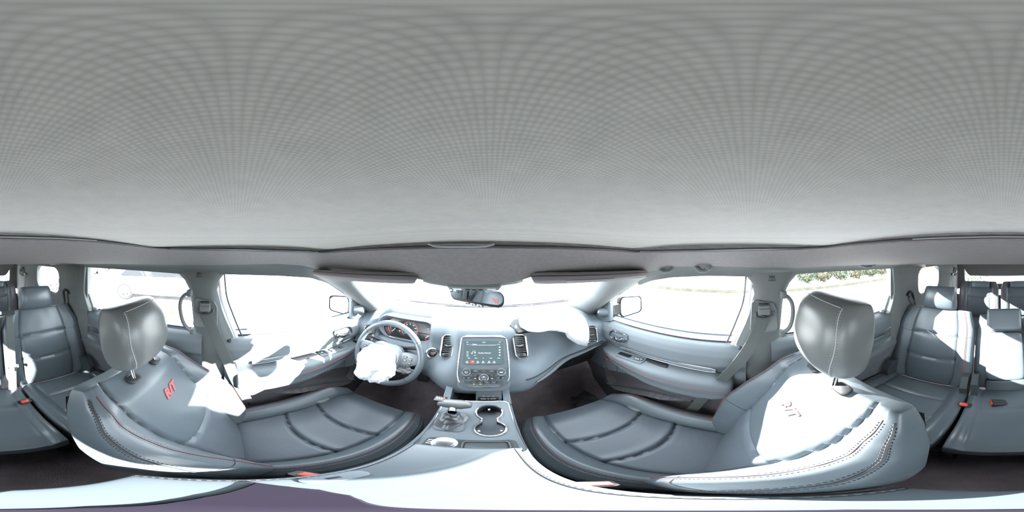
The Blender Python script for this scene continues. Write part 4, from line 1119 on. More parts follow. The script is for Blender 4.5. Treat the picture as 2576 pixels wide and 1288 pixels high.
# deployed driver airbag hanging from the hub
def lump(name, M, axes, seed, amp, mat_, fr=2.2, cut=None, sub=5, shape=None):
    bm = bmesh.new(); bmesh.ops.create_icosphere(bm, subdivisions=sub, radius=1.0)
    for v in bm.verts:
        d = v.co.normalized(); n = noise.noise(d*fr+Vector((seed, 0, 0)))*amp+noise.noise(d*fr*2.3+Vector((0, seed, 0)))*amp*.5-abs(noise.noise(d*fr*4+Vector((seed, seed, 0))))*amp*.45
        p = d*(1+n)
        if shape: p = shape(p)
        v.co = M @ Vector((p.x*axes[0], p.y*axes[1], p.z*axes[2]))
    me = bpy.data.meshes.new(name); bm.to_mesh(me); bm.free(); me.materials.append(mat_)
    for f in me.polygons: f.use_smooth = True
    o = bpy.data.objects.new(name, me); C.objects.link(o); return o
def bagshape(p):
    p = Vector(p)
    if p.y > .2: p.x = p.x*.95+.38*(p.y-.2); 
    if p.y < 0: p.x = p.x*1.0-.10*p.y*0
    p.z = p.z*(1+.5*max(0, -p.y))
    return p
o = lump('airbag', frame(at(943, 914, r=.635), (1, .0, 0), (0, .38, .92)), (.088, .102, .045), 3.1, .26, M_BAG, 1.6, shape=bagshape)
tag(o, 'deployed white airbag hanging crumpled from the steering wheel hub', 'airbag')
o = lump('crumpled_cloth', frame(at(1018, 931, y=.70), (1, .1, 0), (0, .5, 1)), (.045, .022, .03), 8.2, .45, mat('knee_bag_cloth', (.45, .44, .46), .8), 2.6, sub=4)
tag(o, 'grey crumpled cloth below the steering column', 'cloth')
# deployed passenger airbag draped over the dashboard edge
b = MB(); LO = [(1316,812),(1320,822),(1331,828),(1352,828),(1373,828),(1400,832),(1422,837),(1428,850),(1440,858),(1452,865),(1465,868),(1478,870),(1484,850),(1486,834)]
n = 60; rings = []
for k in range(n+1):
    t = k/n; px = lerp(1316, 1486, t); py = interp(LO, px); low = at(px, py, y=.652-.02*ss(.6, 1, t))
    x = low.x; yb = .80-.05*t; thick = (.018+.030*sin(pi*min(1, t*1.15))**.6)*(1 if t > 0 else .3)
    nz = lambda i: .008*noise.noise((x*16, i*1.3, 2.1))
    loop = []
    top = [(low.x, low.y-.006, low.z), (x, low.y-.022+nz(1), lerp(low.z, .915, .35)), (x-.004, low.y-.026+nz(2), lerp(low.z, .925, .75)), (x-.008, .675+nz(3), .945+nz(4)), (x-.012, .72, .955+thick*.3+nz(5)*1.5), (x-.012, .765, .958+nz(6)), (x-.012, yb, .935)]
    bot = [(x-.012, yb, .925), (x-.01, .74, .918), (x-.006, .69, .90), (x, low.y+.015, lerp(low.z, .9, .5)), (x, low.y+.006, low.z-.001)]
    e = min(1, min(t, 1-t)*12+.25); c = Vector((x, .70, .92)) if py < 840 else Vector((x, .66, .86))
    rings.append([c.lerp(Vector(p), e) if 0 < 1 else p for p in top+bot])
b.loft(rings); o = b.build('airbag', M_BAG, ang=70); tag(o, 'deployed white airbag draped over the passenger side of the dashboard', 'airbag')
b = MB(); b.loft([[(x, y, z) for x, y, z in ((.105, .705, .905), (.135, .668, .893), (.20, .668, .90), (.20, .75, .934), (.13, .75, .934))], [(x, y, z) for x, y, z in ((.108, .705, .930), (.138, .665, .905), (.20, .664, .912), (.20, .75, .938), (.132, .75, .938))]])
b.build('airbag_opening', M_DARK, dash, label='dark torn opening where the airbag burst out')
b = MB(); b.tube(smooth_path([at(1305, 801, y=.70), at(1318, 790, y=.76), at(1340, 788, y=.77), at(1372, 791, y=.76)], 6), .004, 6); b.build('torn_edge', M_DASH, dash)

# ------------------------------------------------------------------ centre console
con = thing('centre_console', 'grey centre console with cup holders, shifter plate and leather armrest lid', 'console', (CX, .25, .1))
b = MB(); rows = []
for y, zt, hw in ((.66,.60,.085),(.60,.585,.098),(.52,.585,.108),(.50,.600,.110),(.40,.575,.110),(.28,.545,.110),(.26,.545,.109),(.0,.540,.106),(-.07,.53,.104),(-.085,.50,.102)):
    c = lerp(-.027, -.037, ss(.5, .2, y)); f = .18 if y < .5 else 0
    rows.append([(c-hw-.030, y, .05), (c-hw-.022, y, .30), (c-hw-.004, y, zt-.05), (c-hw, y, zt-.012), (c-hw+.010, y, zt), (c-hw*.5, y, zt-(.035 if y < .51 else .06)), (c+hw*.5, y, zt-(.035 if y < .51 else .06)), (c+hw-.010, y, zt), (c+hw, y, zt-.012), (c+hw+.004, y, zt-.05), (c+hw+.022, y, .30), (c+hw+.030, y, .05)])
b.loft(rows); b.build('console_body', M_DASH, con, ang=50)
Mp = frame((-.028, .385, .5845), (1, 0, 0), (0, 1, .262))
CUP = (.040, .030)
def eight(n=64, r=.0365, d=.040, neck=.020, off=0):
    out = []
    for k in range(n):
        a = 2*pi*k/n; best = 0
        for cy_ in (-d, d):
            # ray from centre against the circle
            bq = sin(a)*cy_; disc = bq*bq-(cy_*cy_-r*r)
            if disc >= 0: best = max(best, bq+sqrt(disc))
        best = max(best, neck/max(abs(cos(a)), .3)) if abs(cos(a)) > .3 else best
        out.append((CUP[0]+(best+off)*cos(a), CUP[1]+(best+off)*sin(a)))
    return out
hole = eight()
def orect(p, hx=.102, y0=-.118, y1=.128):
    dx, dy = p[0]-CUP[0], p[1]-CUP[1]; t = 99
    if dx > 1e-6: t = min(t, (hx-CUP[0])/dx)
    if dx < -1e-6: t = min(t, (-hx-CUP[0])/dx)
    if dy > 1e-6: t = min(t, (y1-CUP[1])/dy)
    if dy < -1e-6: t = min(t, (y0-CUP[1])/dy)
    return (CUP[0]+dx*t, CUP[1]+dy*t)
allp = []
for p in hole: allp.append(p)
b = MB(Mp); o1 = [orect(p) for p in hole]
b.loft([[(p[0], p[1], -.01) for p in hole], [(p[0], p[1], 0) for p in hole], [(*Vector(p).lerp(Vector(q), .5), .0005) for p, q in zip(hole, o1)], [(*q, 0) for q in o1], [(q[0], q[1], -.02) for q in o1]], cap0=False, cap1=False)
tp = b.build('top_plate', M_STACK, con)
b = MB(Mp); b.tube([(p[0], p[1], .001) for p in rrect(.100, .128, .022, 5)], .0020, 6, closed=True)
b.build('plate_edging', M_CHROME, tp)
b = MB(Mp); b.loft([[(CUP[0]+(p[0]-CUP[0])*f, CUP[1]+(p[1]-CUP[1])*f, z) for p in hole] for z, f in ((.001, 1), (-.02, .98), (-.060, .90), (-.062, .86))], cap0=False); cup = b.build('cup_holder', mat('cup_plastic', (.035, .034, .045), .45), con)
b = MB(Mp); b.tube([(p[0], p[1], .0015) for p in eight(off=.001)], .0030, 8, closed=True); b.build('cup_rim', M_CHROME, cup)
b = MB(Mp)
for x, y, a in ((.040, .096, 90), (.014, -.020, 200), (.066, -.020, -20)):
    b.mark(); b.M = Mp @ T(x, y-.004*sin(radians(a)), -.020) @ RZ(a); b.box((0, 0, 0), (.006, .007, .016), .0015)
b.build('cup_tab', M_WHITE, cup)
b = MB(Mp); b.grid(lambda u, v: (CUP[0]+.026*(2*u-1), CUP[1]+.06*(2*v-1), -.058), 3, 3); b.build('cup_mat', M_STACK, cup)
# rotary dial and coin slot row
b = MB(Mp); b.loft([[(p[0], p[1]-.093, z) for p in rrect(.088*f, .026*f, .012, 4)] for z, f in ((.0, 1), (.004, .98), (.003, .92))]); rowp = b.build('dial_panel', M_BTN, con)
b = MB(Mp @ T(-.048, -.088, 0)); b.lathe([(.027, .003), (.026, .006), (.022, .008), (.021, .018), (.018, .020)]); dl = b.build('rotary_dial', M_SATIN, con)
b = MB(Mp @ T(.030, -.092, 0)); b.loft([[(p[0]*f, p[1]*f, z) for p in rrect(.046, .019, .010, 4)] for z, f in ((.002, 1), (.006, .97), (.006, .88), (-.0, .80))]); cs_ = b.build('coin_slot', M_DARK, con); b = MB(Mp @ T(.030, -.092, 0)); b.tube([(p[0]*.95, p[1]*.95, .0065) for p in rrect(.046, .019, .010, 4)], .0016, 6, closed=True); b.build('slot_rim', M_SATIN, cs_)
b = MB(Mp)
for k in range(3): b.box((-.078, -.080-.008*k, .0046), (.010, .003, .0006))
b.build('panel_mark', M_WHITE, rowp)
# gear selector
gs = thing('gear_selector', 'T-shaped gear selector with bunched leather gaiter beside the cup holders', 'gear selector', tuple(Mp @ Vector((-.058, .02, 0))))
b = MB(Mp @ T(-.056, .018, 0)); b.loft([[(p[0]*f, p[1]*f, z) for p in rrect(.034, .046, .014, 5)] for z, f in ((0, 1.06), (.003, 1.04), (.004, .98))]); b.tube([(p[0]*1.04, p[1]*1.04, .003) for p in rrect(.034, .046, .014, 5)], .0014, 6, closed=True)
b.build('gaiter_frame', M_STACK, gs)
b = MB(Mp @ T(-.056, .018, 0)); n = 48
def gai(u, v):
    a = 2*pi*u; r = lerp(.030, .0125, v**.7)*(1+.30*(1-v*.6)*sin(v*24+2.2*sin(a*2+v*3))+.16*sin(a*4+v*9)*(1-v*.7)); return (r*cos(a)*(1.0), r*sin(a)*lerp(1.35, 1, v)+.026*v, .004+.062*v)
b.grid(gai, n, 40, cu=True); b.build('gaiter', mat('gaiter_leather', (.07, .075, .085), .3), gs)
kb = Vector((-.087, .447, .678))
b = MB(); b.tube([Mp @ Vector((-.056, .044, .064)), kb+Vector((0, .0, -.012))], .0115, 14); b.build('shaft', M_SATIN, gs)
p = Pad(frame(kb+Vector((.052, -.004, -.004)), (0, 1, .2), (-1, .06, .0)), .098, lambda t: interp([(0,.013),(.3,.021),(.7,.019),(1,.016)], t), lambda u, t: .016, back=.016, pu=2.6, pv=3.5, cr=.1, pc=3)
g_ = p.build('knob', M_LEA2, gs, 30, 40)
b = MB(frame(kb+Vector((-.040, .006, .006)), (1, 0, 0), (0, 1, .0))); b.box((0, 0, 0), (.036, .030, .008), .003); kp = b.build('knob_top', M_BLACK, gs)
b = MB(frame(kb+Vector((-.040, .006, .0105)), (1, 0, 0), (0, 1, .0))); b.box((.010, .004, 0), (.004, .012, .0008)); b.build('knob_lamp', M_UIR, kp)
b = MB(frame(kb+Vector((-.040, .006, .0105)), (1, 0, 0), (0, 1, .0)))
for k in range(3): b.box((-.010+.007*k, .0, 0), (.003, .008, .0008))
b.build('knob_mark', M_WHITE, kp)
# front bin with sockets
b = MB(); b.grid(lambda u, v: (lerp(-.125, .070, u), lerp(.515, .66, v), .545+.015*v), 3, 3); b.build('front_tray', M_BTN, con)
Mu = frame(at(1230, 1000, y=.528), (1, 0, 0), (0, .3, 1))
b = MB(Mu); b.box((.0, 0, -.03), (.086, .075, .06), .006); ub = b.build('socket_box', M_STACK, con)
b = MB(Mu)
b.loft([[(p[0]-.002, p[1]-.006, z) for p in rrect(.034*f, .0085*f, .005, 4)] for z, f in ((-.001, 1), (.0022, 1), (.003, .95))]); b.build('socket_plate', M_BLACK, ub)
b = MB(Mu)
for x in (-.018, .014): b.tube([(x+p[0], p[1]-.006, .003) for p in rrect(.0075, .0028, .001, 2)], .0007, 4, closed=True)
b.tube([(-.002+.0024*cos(k*pi/6), -.006+.0024*sin(k*pi/6), .003) for k in range(12)], .0007, 4, closed=True); b.build('socket', M_SILV, ub)
for s_, x in (('USB', -.018), ('AUX', -.002), ('USB', .014)): text(s_, Mu @ T(x, .007, .001), .005, M_WHITE, 'socket_text', ub, .0001)
b = MB(); 
for sg in (-1, 1): b.mark(); b.loft([[(-.027+sg*.098+dx, y, z) for y, z in ((.50, .56), (.50, .60), (.53, .625), (.58, .66), (.66, .70), (.68, .55))] for dx in (-.012, .012)])
b.build('side_wall', M_DASH, con)
# armrest lid
def hwL(t): return .0985
pl_ = Pad(T(-.037, -.088, .570), .362, hwL, lambda u, t: .022-.004*u*u-.002*(2*t-1)**2, back=.03, pu=9, pv=16, cr=.03, pc=7)
ld = pl_.build('armrest_lid', M_LEA, con, 50, 60)
b = MB()
for sg in (-1, 1): pl_.seam(b, [(sg*.90, lerp(.01, .99, k/50)) for k in range(51)], .0014, .0005)
b.build('seam', M_SEAM, ld)
b = MB()
for sg in (-1, 1): pl_.seam(b, [(sg*.935, lerp(.01, .99, k/50)) for k in range(51)], .0009, .0008, dashed=(.005, .003))
b.build('stitching', M_SILV, ld)
b = MB(frame((-.112, .088, .5905), (0, 1, 0), (-1, 0, -.10)))
if (b.M @ Vector((0, 0, 1, 0))).z < 0: b.M = b.M @ Matrix.Diagonal((1, -1, -1, 1))
b.loft([[(p[0]*f, p[1]*f, z) for p in rrect(.036, .013, .012, 5)] for z, f in ((-.006, 1.05), (.001, 1), (.002, .9))]); la = b.build('lid_latch', M_DASH, con)
b2 = MB(b.M); b2.box((-.004, 0, .0024), (.016, .006, .001), .0004); b2.build('latch_slot', M_DARK, la)

b = MB(); tri = [(-.118,.019),(-.098,.036),(-.077,.048),(-.050,.046),(-.034,.036),(-.012,.018),(.004,.006),(.008,-.006),(-.008,-.014),(-.039,-.014),(-.060,-.010),(-.090,.004)]  # dark three-cornered patch added on the lid straight below the lens
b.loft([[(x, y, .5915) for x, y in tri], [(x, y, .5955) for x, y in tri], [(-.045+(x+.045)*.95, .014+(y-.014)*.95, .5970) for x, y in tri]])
o = b.build('dark_patch', mat('purple_grey_matte', (.012, .010, .016), 1.0, spec=.05)); tag(o, 'dark flat three-cornered patch on the armrest lid below the camera', 'stand foot')
# ------------------------------------------------------------------ pedals and floor items
for nm, px_, py_, w_, h_, lab, y in (('brake_pedal', 1064, 952, .07, .055, 'wide dark brake pedal under the steering wheel', .93), ('accelerator_pedal', 1103, 949, .045, .12, 'narrow dark accelerator pedal beside the console', .95)):
    c = at(px_, py_, y=y); M = frame(c, (1, 0, 0), (0, .5, 1))
    b = MB(M); b.box((0, 0, 0), (w_, h_, .012), .004); 
    for k in range(4): b.box((0, -h_*.33+h_*.22*k, .007), (w_*.85, h_*.08, .004), .001)
    b.tube([(0, h_*.4, -.008), (0, h_*.4+.10, -.06)], .008, 8)
    o = b.build(nm, M_DARK); tag(o, lab, 'pedal')
cn = [at(1397, 972, z=.085), at(1437, 958, z=.12), at(1535, 1018, z=.075), at(1462, 1030, z=.055)]
fpl = thing('floor_plate', 'dark exposed metal plate with clips on the passenger carpet', 'plate', tuple(sum(cn, Vector())/4))
b = MB(); nn = (cn[1]-cn[0]).cross(cn[3]-cn[0]).normalized(); nn = nn if nn.z > 0 else -nn
b.grid(lambda u, v: cn[0].lerp(cn[1], u).lerp(cn[3].lerp(cn[2], u), v)+nn*(.020+.006*noise.noise((u*5, v*8, 1))), 14, 24); b.build('plate', mat('dark_metal', (.05, .05, .055), .4, bump=('noise', 60, .6, .004)), fpl)
for (u, v) in ((.05, .04), (.85, .05), (.9, .55), (.05, .78), (.2, .6)):
    b = MB(frame(cn[0].lerp(cn[1], u).lerp(cn[3].lerp(cn[2], u), v)+nn*.030, (cn[1]-cn[0]), (cn[0]-cn[3]))); b.box((0, 0, 0), (.03, .022, .012), .003); b.lathe([(.006, .006), (.006, .012), (.003, .013)])
    b.build('clip', M_BTN, fpl)

# ------------------------------------------------------------------ mirror, overhead console, visors, handles
mc = at(1195, 744, y=.60); Mm = frame(mc, (1, -.32, .0), (.0, -.05, 1))
rm = thing('interior_mirror', 'rear-view mirror with three buttons hanging at the top of the windscreen', 'mirror', tuple(mc))
mo = [(p[0]*(1-.06*(p[1] < 0)*(p[0] < 0)), p[1]+.006*(p[0]/.1)*0+(.010*(1-(p[0]/.105)**2) if p[1] < 0 else 0)*-1+.008*(p[0]/.105)*-1) for p in rrect(.110, .030, .022, 7)]
b = MB(Mm); b.loft([[(p[0]*f, p[1]*f, z) for p in mo] for z, f in ((-.030, .75), (-.02, .95), (-.004, 1.0), (.003, .99), (.004, .96))]); b.build('mirror_housing', M_DARK, rm)
b = MB(Mm); b.loft([[(p[0]*.95, p[1]*.80+.004 if p[1] < 0 else p[1]*.92, z) for p in mo] for z in (.0040, .0052)]); b.build('mirror_glass', M_MIRROR, rm)
for k in range(3):
    b = MB(Mm @ T(-.028+.026*k, -.0335-.002*k, .004)); b.box((0, 0, 0), (.021, .0065, .003), .001); o = b.build('mirror_button', M_BTN, rm)
    b = MB(Mm @ T(-.028+.026*k, -.0335-.002*k, .0058)); b.box((0, 0, 0), (.007, .003, .0006)); b.build('button_mark', M_UIR if k == 0 else M_WHITE, o)
b = MB(); b.tube([mc+Vector((0, .02, .01)), mc+Vector((0, .05, .035)), mc+Vector((0, .10, .03))], .009, 10); b.box(tuple(mc+Vector((0, .07, .035))), (.06, .05, .03), .008); b.build('mirror_arm', M_DARK, rm)
oc = thing('overhead_console', 'pale overhead console with map lights below the headliner edge', 'console', (-.035, .45, 1.15))
Mo = frame((-.030, .455, 1.160), (1, 0, 0), (0, .9, -.30))
if (Mo @ Vector((0, 0, 1, 0))).z > 0: Mo = Mo @ Matrix.Diagonal((-1, 1, -1, 1))
b = MB(Mo); b.loft([[(p[0]*f, p[1]*f, z) for p in rrect(.074, .040, .016, 5)] for z, f in ((-.03, 1.15), (.0, 1.0), (.004, .95))]); b.build('console_housing', M_TRIM, oc)
for sg in (-1, 1):
    b = MB(Mo @ T(sg*.048, 0, .004)); b.box((0, 0, 0), (.024, .024, .004), .003); b.build('map_light', mat('lamp_lens', (.7, .72, .72), .3), oc)
b = MB(Mo @ T(0, .004, .004)); b.box((0, 0, 0), (.052, .014, .004), .002)
for k in range(3): b.box((-.018+.018*k, .0, .003), (.013, .009, .003), .001)
b.build('lamp_switch', M_BTN, oc)
b = MB(); n = 30
b.loft([[at(px, interp([(1062,702),(1080,708),(1130,716),(1190,719),(1250,715),(1300,708),(1318,702)], px)+dy, y=yy) for px in [lerp(1064, 1316, k/n) for k in range(n+1)]] for dy, yy in ((-3, .425), (1, .435), (6, .47))], closed=False, cap0=False, cap1=False)
b.build('console_lip', M_TRIM, oc)
def visor(pts, lab, mirr=False):
    A, B, Cc, D = [Vector(p) for p in pts]
    nrm = (B-A).cross(D-A).normalized(); nrm = nrm if nrm.z < 0 else -nrm
    t = thing('sun_visor', lab, 'sun visor', tuple((A+B+Cc+D)/4), 'sun visors')
    c = (A+B+Cc+D)/4; b = MB(); n = 40; out = rrect(1, 1, .30, 6)
    def P(u, v): return A.lerp(B, (u+1)/2).lerp(D.lerp(Cc, (u+1)/2), (v+1)/2)
    rings = []
    for h, f in ((-.011, .90), (-.008, .97), (-.001, 1.0), (.001, 1.0), (.008, .97), (.011, .90), (.012, .5)):
        rings.append([P(p[0]*(1-(1-f)*.3), p[1]*f)+nrm*h for p in [(q[0], q[1]) for q in out]])
    b.loft(rings); b.build('visor_panel', M_VISOR, t)
    b = MB(); b.tube([P(p[0]*1.003, p[1]*1.01) for p in out], .0012, 5, closed=True); b.build('visor_seam', M_SEAM, t)
    if mirr:
        b = MB(); b.loft([[P(u, v)+nrm*.0125 for u, v in ((-.55, -.95), (.2, -.95), (.2, -.80), (-.55, -.80))], [P(u, v)+nrm*.0145 for u, v in ((-.55, -.95), (.2, -.95), (.2, -.80), (-.55, -.80))]]); b.build('visor_label', M_SILV, t)
    return t
visor([at(783, 683, x=-.585), at(1050, 694, y=.385), at(1046, 706, y=.455), at(806, 694, x=-.66)], 'folded grey cloth sun visor above the steering wheel')
visor([at(1336, 694, y=.385), at(1634, 685, x=.515), at(1612, 694, x=.60), at(1342, 706, y=.455)], 'folded grey cloth sun visor above the passenger airbag', True)
def grab(pts, name, lab, r=.010, feet=True, m=M_TRIM):
    t = thing(name, lab, 'grab handle', tuple(pts[0]))
    b = MB(); b.tube(smooth_path(pts, 8), r, 12, flat=.8); b.build('grip', m, t)
    b = MB()
    for p in (pts[0], pts[-1]): b.mark(); b.box(tuple(p), (.03, .022, .03), .006)
    b.build('mount', m, t); return t
def A_(px, py, x): return at(px, py, x=x)
grab([A_(1657, 668, .585), A_(1662, 677, .58), A_(1673, 683, .578), A_(1687, 680, .58), A_(1695, 671, .59), A_(1720, 667, .60), A_(1745, 667, .60), A_(1753, 672, .59), A_(1762, 681, .58), A_(1776, 680, .58), A_(1783, 669, .585)], 'grab_handle', 'curved grab handle above the passenger door', .009)
grab([A_(477, 737, -.655), A_(466, 741, -.65), A_(456, 753, -.648), A_(453, 775, -.645), A_(459, 805, -.645), A_(470, 824, -.65), A_(485, 833, -.665)], 'pillar_handle', 'loop grab handle on the pillar behind the driver seat', .010)
grab([A_(1971, 741, .585), A_(1983, 748, .58), A_(1992, 762, .578), A_(1995, 785, .575), A_(1991, 812, .575), A_(1982, 828, .58), A_(1966, 838, .595)], 'pillar_handle', 'loop grab handle on the pillar behind the passenger seat', .010)
grab([A_(2165, 664, .60), A_(2175, 671, .60), A_(2190, 671, .60), A_(2196, 664, .60)], 'coat_hook', 'small coat hook above the rear passenger window', .006)

# ------------------------------------------------------------------ seat belts
def ribbon(b, pts, w, wdir, th=.0016, n=6):
    P = smooth_path(pts, n); rings = []
    for i, p in enumerate(P):
        t = (P[min(i+1, len(P)-1)]-P[max(i-1, 0)]).normalized(); wd = Vector(wdir(i/(len(P)-1)) if callable(wdir) else wdir); wd = (wd-t*wd.dot(t)).normalized(); nn = t.cross(wd)
        rings.append([p+wd*w/2+nn*th, p+wd*w*.45+nn*th*1.2, p-wd*w*.45+nn*th*1.2, p-wd*w/2+nn*th, p-wd*w/2-nn*th, p+wd*w/2-nn*th])
    b.loft(rings)
def front_belt(s, lab):
    def q(px, py, X): 
        return at(px, py, x=X) if s > 0 else at(px, py, x=-X)
    c = at(1921, 779, x=.622) if s > 0 else at(517, 772, x=-.692)
    t = thing('seat_belt', lab, 'seat belt', tuple(c), 'front seat belts')
    M = frame(c, (0, s*-1, 0), (s*.12, 0, 1))
    b = MB(M); pl = [(-.052,-.085),(-.040,-.095),(.045,-.095),(.052,-.085),(.050,.0),(.036,.028),(-.036,.040),(-.046,.03)]
    b.loft([[(x*f, y*f, z) for x, y in pl] for z, f in ((-.01, 1), (.0035, 1), (.0045, .97), (.0035, .93))]); b.build('adjuster_cover', M_TRIM, t)
    b = MB(M); b.box((-.0, .012, .008), (.044, .020, .014), .005); b.box((0, -.006, .012), (.046, .026, .018), .006); gd = b.build('belt_guide', M_TRIM, t)
    b = MB(M); b.box((0, .022, .010), (.040, .010, .012), .003); b.build('guide_slot', M_DARK, t)
    b = MB(M); b.tube(smooth_path([(-.030, -.010, .010), (-.030, -.024, .014), (0, -.032, .016), (.030, -.022, .014), (.034, -.008, .010)], 6), .004, 8); b.build('guide_loop', M_BTN, t)
    b = MB()
    if s < 0: pts = [c+Vector((.014, .002, -.022)), at(545, 850, x=-.675), at(575, 915, x=-.668), at(592, 955, x=-.68), at(625, 1010, x=-.69)]
    else: pts = [c+Vector((-.014, .002, -.022)), at(1899, 850, x=.605), at(1868, 900, x=.598), at(1820, 952, x=.60), at(1770, 1000, x=.605), at(1728, 1045, x=.62)]
    ribbon(b, pts, .047, lambda k: (0, 1, .25) if k < .5 else (-s*.25, 1, .45)); b.build('webbing', M_BELT if s < 0 else M_BELT, t)
    return t
front_belt(-1, 'front seat belt on the driver-side pillar, webbing running into sunlight')
front_belt(1, 'front seat belt on the passenger-side pillar, webbing crossing beside the door')
def buckle(c, ax, lab, nm='belt_buckle'):
    t = thing(nm, lab, 'buckle', tuple(c)); z = Vector(ax).normalized(); M = frame(c, Vector((1, 0, 0)).cross(z) if abs(z.x) < .9 else (0, 1, 0), (1, 0, 0))
    M = frame(c, Vector((z.y, -z.x, 0)) if (abs(z.x)+abs(z.y)) > .01 else (1, 0, 0), z.cross(Vector((z.y, -z.x, 0))) if (abs(z.x)+abs(z.y)) > .01 else (0, 1, 0))
    if (M @ Vector((0, 0, 1, 0))).to_3d().dot(z) < 0: M = M @ Matrix.Diagonal((-1, 1, -1, 1))
    b = MB(M); b.loft([[(p[0]*f, p[1]*f, q) for p in rrect(.026, .014, .007, 4)] for q, f in ((-.06, .8), (-.045, .95), (.0, 1), (.004, .94))]); b.build('buckle_body', M_DARK, t)
    b = MB(M); b.box((.004, 0, .005), (.034, .018, .006), .002); b.build('release_button', M_BUCKLE, t, label='red release button'); return t
buckle(at(1478, 1219, z=.495), (.1, .2, 1), 'red-buttoned belt buckle between console and passenger seat')
buckle(at(778, 1196, z=.485), (-.1, .2, 1), 'red-buttoned belt buckle between console and driver seat')
buckle(at(64, 1009, z=.425), (-.1, .6, .9), 'red-buttoned belt buckle in the rear bench behind the driver seat')
buckle(at(2427, 1018, z=.425), (.1, .6, .9), 'red-buttoned belt buckle in the gap beside the middle rear seat')
buckle(at(2497, 1014, z=.405), (1, .25, .35), 'flat belt buckle lying on the middle rear cushion')
t = thing('seat_belt', 'rear centre seat belt with latch tongue hanging over the bench behind the driver', 'seat belt', tuple(at(20, 800, y=-1.0)))
b = MB(); ribbon(b, [at(22, 785, y=-1.01), at(24, 800, y=-.955), at(28, 870, y=-.895), at(31, 930, y=-.835), at(33, 985, y=-.785), at(45, 1003, y=-.755)], .042, (1, 0, 0)); b.build('webbing', M_BELT, t)
b = MB(frame(at(20, 788, y=-.965), (1, 0, 0), (0, -.4, 1))); b.loft([[(p[0]*f, p[1]*f, z) for p in rrect(.038, .013, .008, 4)] for z, f in ((-.012, 1.05), (.008, 1), (.010, .9))]); b.build('belt_outlet', M_DARK, t)
b = MB(frame(at(31, 924, y=-.835), (1, 0, 0), (0, -.35, 1))); b.box((0, .01, 0), (.062, .014, .012), .004); b.box((0, -.016, 0), (.022, .028, .006), .002); b.tube([(-.031, .016, 0), (-.031, -.004, 0)], .005, 8); b.tube([(.031, .016, 0), (.031, -.004, 0)], .005, 8); b.build('latch_tongue', M_SILV, t)
for sg, (p0, p1) in ((-1, ((164, 740), (170, 765))), (1, ((2291, 745), (2298, 768)))):
    X = CX+sg*.655; sd = 'driver' if sg < 0 else 'passenger'
    a_, b_ = at(*p0, x=X), at(*p1, x=X); t = thing('seat_belt', 'outer rear seat belt in its dark hook-shaped guide on the '+sd+' side', 'seat belt', tuple(a_))
    b = MB(); b.tube(smooth_path([a_+Vector((0, .05, .012)), a_+Vector((0, .02, .035)), a_+Vector((0, -.03, .015)), b_+Vector((0, -.03, -.03))], 8), .009, 8); b.build('belt_guide', M_DARK, t)
    b = MB(); ribbon(b, [a_+Vector((-sg*.004, .02, .0)), b_+Vector((-sg*.004, -.01, 0)), b_+Vector((-sg*.03, -.05, -.08))], .035, (0, 1, .2)); b.build('webbing', M_BELT, t)
for sg, px_ in ((-1, 64), (1, 2396)):
    a_ = at(px_, 695, x=CX+sg*.60); sd = 'driver' if sg < 0 else 'passenger'
    t = thing('seat_belt', 'pale third-row seat belt hanging from the rear pillar on the '+sd+' side', 'seat belt', tuple(a_))
    b = MB(); ribbon(b, [a_+Vector((0, 0, .02)), a_+Vector((-sg*.005, 0, -.08)), a_+Vector((-sg*.02, .02, -.22))], .06, (0, 1, 0)); b.build('webbing', M_BELT, t)
    b = MB(); b.box(tuple(a_+Vector((0, 0, .03))), (.02, .09, .03), .006); b.build('belt_guide', M_DARK, t)
# round speakers high at the back
for sg, px_, lab in ((1, 2404, 'round rear speaker grille beside the rear window on the passenger side'), (-1, 55, 'round rear speaker grille beside the rear window on the driver side')):
    c = at(px_, 683, x=CX+sg*.615); M = frame(c, (sg*.35, 1, 0), (0, 0, 1))
    if (M @ Vector((0, 0, 1, 0))).x*sg > 0: M = M @ Matrix.Diagonal((-1, 1, -1, 1))
    t = thing('round_speaker', lab, 'speaker', tuple(c), 'rear speakers')
    b = MB(M); b.lathe([(.060, -.03), (.058, .0), (.050, .010), (.038, .008), (.034, .002)]); b.build('speaker_ring', M_TRIM, t)
    b = MB(M); b.lathe([(.032, .0), (.030, .006), (.012, .009)]); b.build('speaker_cone', M_BTN, t)

# ------------------------------------------------------------------ outside
G = -.45
def exterior_mirror(s, lab):
    c = at(1588, 769, x=.95) if s > 0 else at(852, 766, x=-1.03)
    t = thing('side_mirror', lab, 'side mirror', tuple(c)); M = frame(c, (s*.93, -.30*1, 0), (0, .05, 1))
    if (M @ Vector((0, 0, 1, 0))).y > 0: M = M @ Matrix.Diagonal((-1, 1, -1, 1))
    sx = 1 if (M @ Vector((1, 0, 0, 0))).x*s > 0 else -1
    out = [(p[0], p[1]*(1-.10*sx*p[0]/.09)) for p in rrect(.098, .076, .035, 6)]
    b = MB(M); b.loft([[(p[0]*f, p[1]*f, z) for p in out] for z, f in ((-.11, .45), (-.09, .75), (-.05, .95), (-.0, 1.0), (.004, .97), (-.004, .93))]); b.build('mirror_shell', mat('mirror_shell_plastic', (.008, .006, .008), .6, spec=.1), t)
    b = MB(M); b.loft([[(p[0]*.89, p[1]*.88, z) for p in out] for z in (-.006, .0)]); b.build('mirror_glass', mat('dim_mirror', (.30, .30, .31), .02, metal=1), t)
    b = MB(); b.loft([[tuple(c+Vector((-s*.08, dy, dz))) for dy, dz in ((.03, -.04), (.09, -.04), (.09, .03), (.03, .03))], [(CX+s*.76, y, z) for y, z in ((.72, .83), (.86, .83), (.86, .92), (.72, .93))]]); b.build('mirror_arm', mat('mirror_arm_plastic', (.008, .007, .008), .6, spec=.1), t)
exterior_mirror(-1, 'exterior side mirror outside the driver window')
